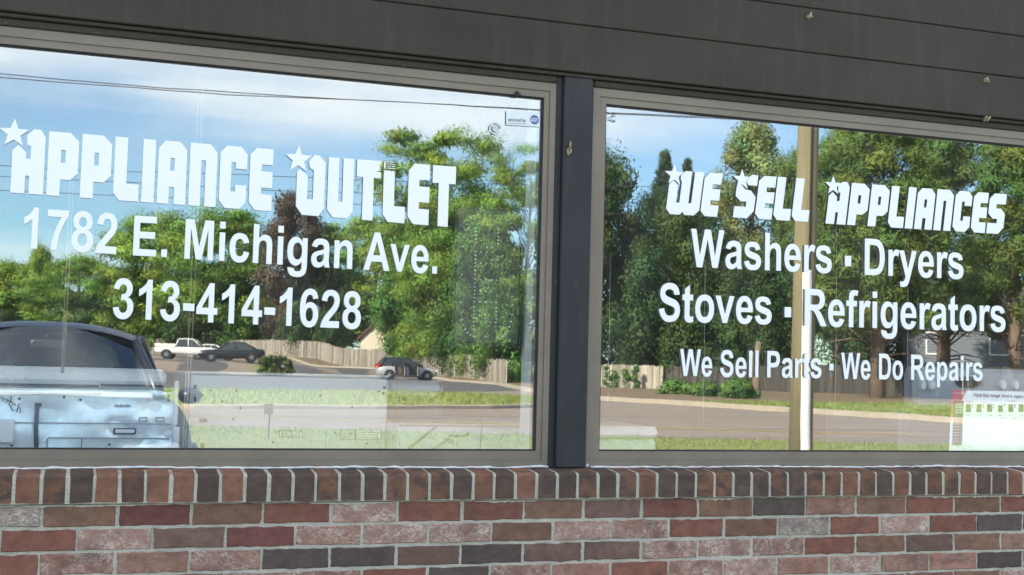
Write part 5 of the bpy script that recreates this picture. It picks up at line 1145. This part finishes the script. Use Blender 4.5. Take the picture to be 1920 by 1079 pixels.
# the car the view is taken from: nose to the shop, just behind the viewpoint
CXc = -.24; CYc = -5.35
oc_ = car('dark_saloon', 'dark blue car parked nose towards the shop, in front of the left window', Vector((CXc,CYc,0)), R(90), MT['paint_navy'], 4.8, 1.84,
  [(-2.4,.42,.86,.74),(-2.3,.30,.98,.86),(-1.5,.24,1.0,.91),(0,.22,.96,.92),(1.0,.22,.955,.92),(1.55,.24,.92,.90),(2.0,.28,.84,.86),(2.28,.36,.74,.78),(2.38,.42,.66,.66)],
  dict(pts=[(.66,.965),(.60,1.0),(.58,1.0),(-2.0,.99)], wb=.10, wt=.05), (-1.42,1.45), .33)
for ch in list(oc_.children):
    if ch.name.split('.')[0] in ('windows','roof','pillars'): bpy.data.objects.remove(ch)
def csurf(x, wd_, z, crown, n=15, pw=2.6):       # one cross rib of the cabin shell
    return [(x, wd_*math.copysign(abs(math.sin(t))**1, math.sin(t)), z+crown*(math.cos(t)-1)) for t in np.linspace(-math.pi/2, math.pi/2, n)]
def rib(x, hw, ze, zc, n=19): return [(x, hw*u, ze+(zc-ze)*(1-abs(u)**2.6)) for u in np.linspace(-1,1,n)]
b = MB(); up_r = [rib(.02,.58,1.345,1.425), rib(-.12,.61,1.365,1.455), rib(-.45,.63,1.38,1.475), rib(-.9,.62,1.37,1.465), rib(-1.25,.58,1.33,1.425)]
dn = [[(x,y,z-.03) for x,y,z in r_] for r_ in up_r]
b.loft(up_r, 0, False, True, False); b.loft(dn, 0, False, True, False); b.build('roof', MT['paint_navy'], oc_, False)
def scr(n=13):
    R_ = []
    for t in np.linspace(0,1,8):
        hw = .73+(.565-.73)*t; x = .74+(.03-.74)*t; z = .965+(1.36-.965)*t
        R_.append([(x-.16*abs(u)**2*(1-t*.3)+.0, hw*u, z+(.055*t+.01)*(1-abs(u)**2.4)) for u in np.linspace(-1,1,n)])
    return R_
MT['screen'] = glassmat('windscreen_glass', .20, .90, (.85,.95,1))
b = MB(); b.loft(scr(), 0, False, True, False); b.build('windscreen', MT['screen'], oc_, False)
b = MB()
for s in (-1,1):
    b.tube([(.58,s*.745,.955),(.30,s*.68,1.14),(-.02,s*.60,1.335),(-.14,s*.63,1.36)], [.04,.034,.03,.03], 8)
    b.tube([(-.42,s*.80,.98),(-.46,s*.64,1.38)], .035, 6); b.tube([(-1.95,s*.70,.99),(-1.3,s*.58,1.34)], .07, 6)
    b.tube([(-.12,s*.615,1.36),(-.6,s*.64,1.37),(-1.28,s*.585,1.335)], .03, 6)
b.build('pillars', MT['paint_navy'], oc_, False)
b = MB()
for s in (-1,1):
    for xs in ((.46,-.02,-.36,-.39),(-.46,-.5,-1.22,-1.7)):
        b.add([(xs[0],s*.79,.975),(xs[3],s*.80,.98),(xs[2],s*.635,1.345),(xs[1],s*.625,1.335)], [(0,1,2,3)])
b.loft([rib(-1.95,.68,.985,1.0), rib(-1.3,.56,1.31,1.40)], 0, False, True, False); b.build('windows', MT['carglass'], oc_, False)
b = MB(); b.loft([[(x,y,z) for y in np.linspace(-.70,.70,9)]+[(x,y,z-.1) for y in np.linspace(.70,-.70,9)] for x, z in ((.58,.965),(.40,.985),(.15,.985),(.02,.90))], 0, True, False); b.build('dashboard', MT['seat'], oc_, False)
for s in (-1,1):
    b = MB(); b.box(-.72,-.16,s*.36-.25,s*.36+.25,.35,.58,0,.08); b.loft([[(-.66-.12*t-.09,s*.36-.24*w_,.5+.62*t),(-.66-.12*t-.09,s*.36+.24*w_,.5+.62*t),(-.66-.12*t+.06,s*.36+.22*w_,.5+.62*t),(-.66-.12*t+.06,s*.36-.22*w_,.5+.62*t)] for t, w_ in ((0,1),(.5,1),(.9,.9),(1,.75))]); so_ = b.build('seat', MT['seat'], oc_, False)
    b = MB(); b.box(-.86,-.76,s*.36-.13,s*.36+.13,1.13,1.30,0,.04); b.build('headrest', MT['seat'], so_, False)
b = MB(); ring_ = [(-.02+.07*math.sin(t), .36+.185*math.cos(t), .93+.17*math.sin(t)) for t in np.linspace(0,2*math.pi,25)]; b.tube(ring_, .014, 6); b.tube([(-.02,.36,.93),(.12,.36,.88)], .03, 8); b.box(-.03,0,.18,.54,.915,.945,0,.008); b.build('steering_wheel', MT['dark'], oc_, False)
b = MB(); b.box(.0,.035,-.11,.11,1.275,1.335,0,.012); b.tube([(.02,0,1.33),(.06,0,1.375)], .008, 6); b.build('rear_view_mirror', MT['dark'], oc_, False)
for s in (-1,1):
    b = MB(); b.loft([[(.38+dx,s*.96+.085*f_*math.cos(t),.975+.060*f_*math.sin(t)) for t in np.linspace(0,2*math.pi,15)[:-1]] for dx, f_ in ((-.06,.9),(-.02,1),(.04,.85),(.08,.45))], 0, True, True); b.build('wing_mirror', MT['paint_navy'], oc_, False)
    lamp(oc_, 'headlight', 2.14,2.34, s*.62-.16, s*.62+.16, .62, .76, MT['clearlens'])
b = MB(); b.box(2.34,2.40,-.42,.42,.5,.62,0,.02); b.build('grille', MT['dark'], oc_, False)
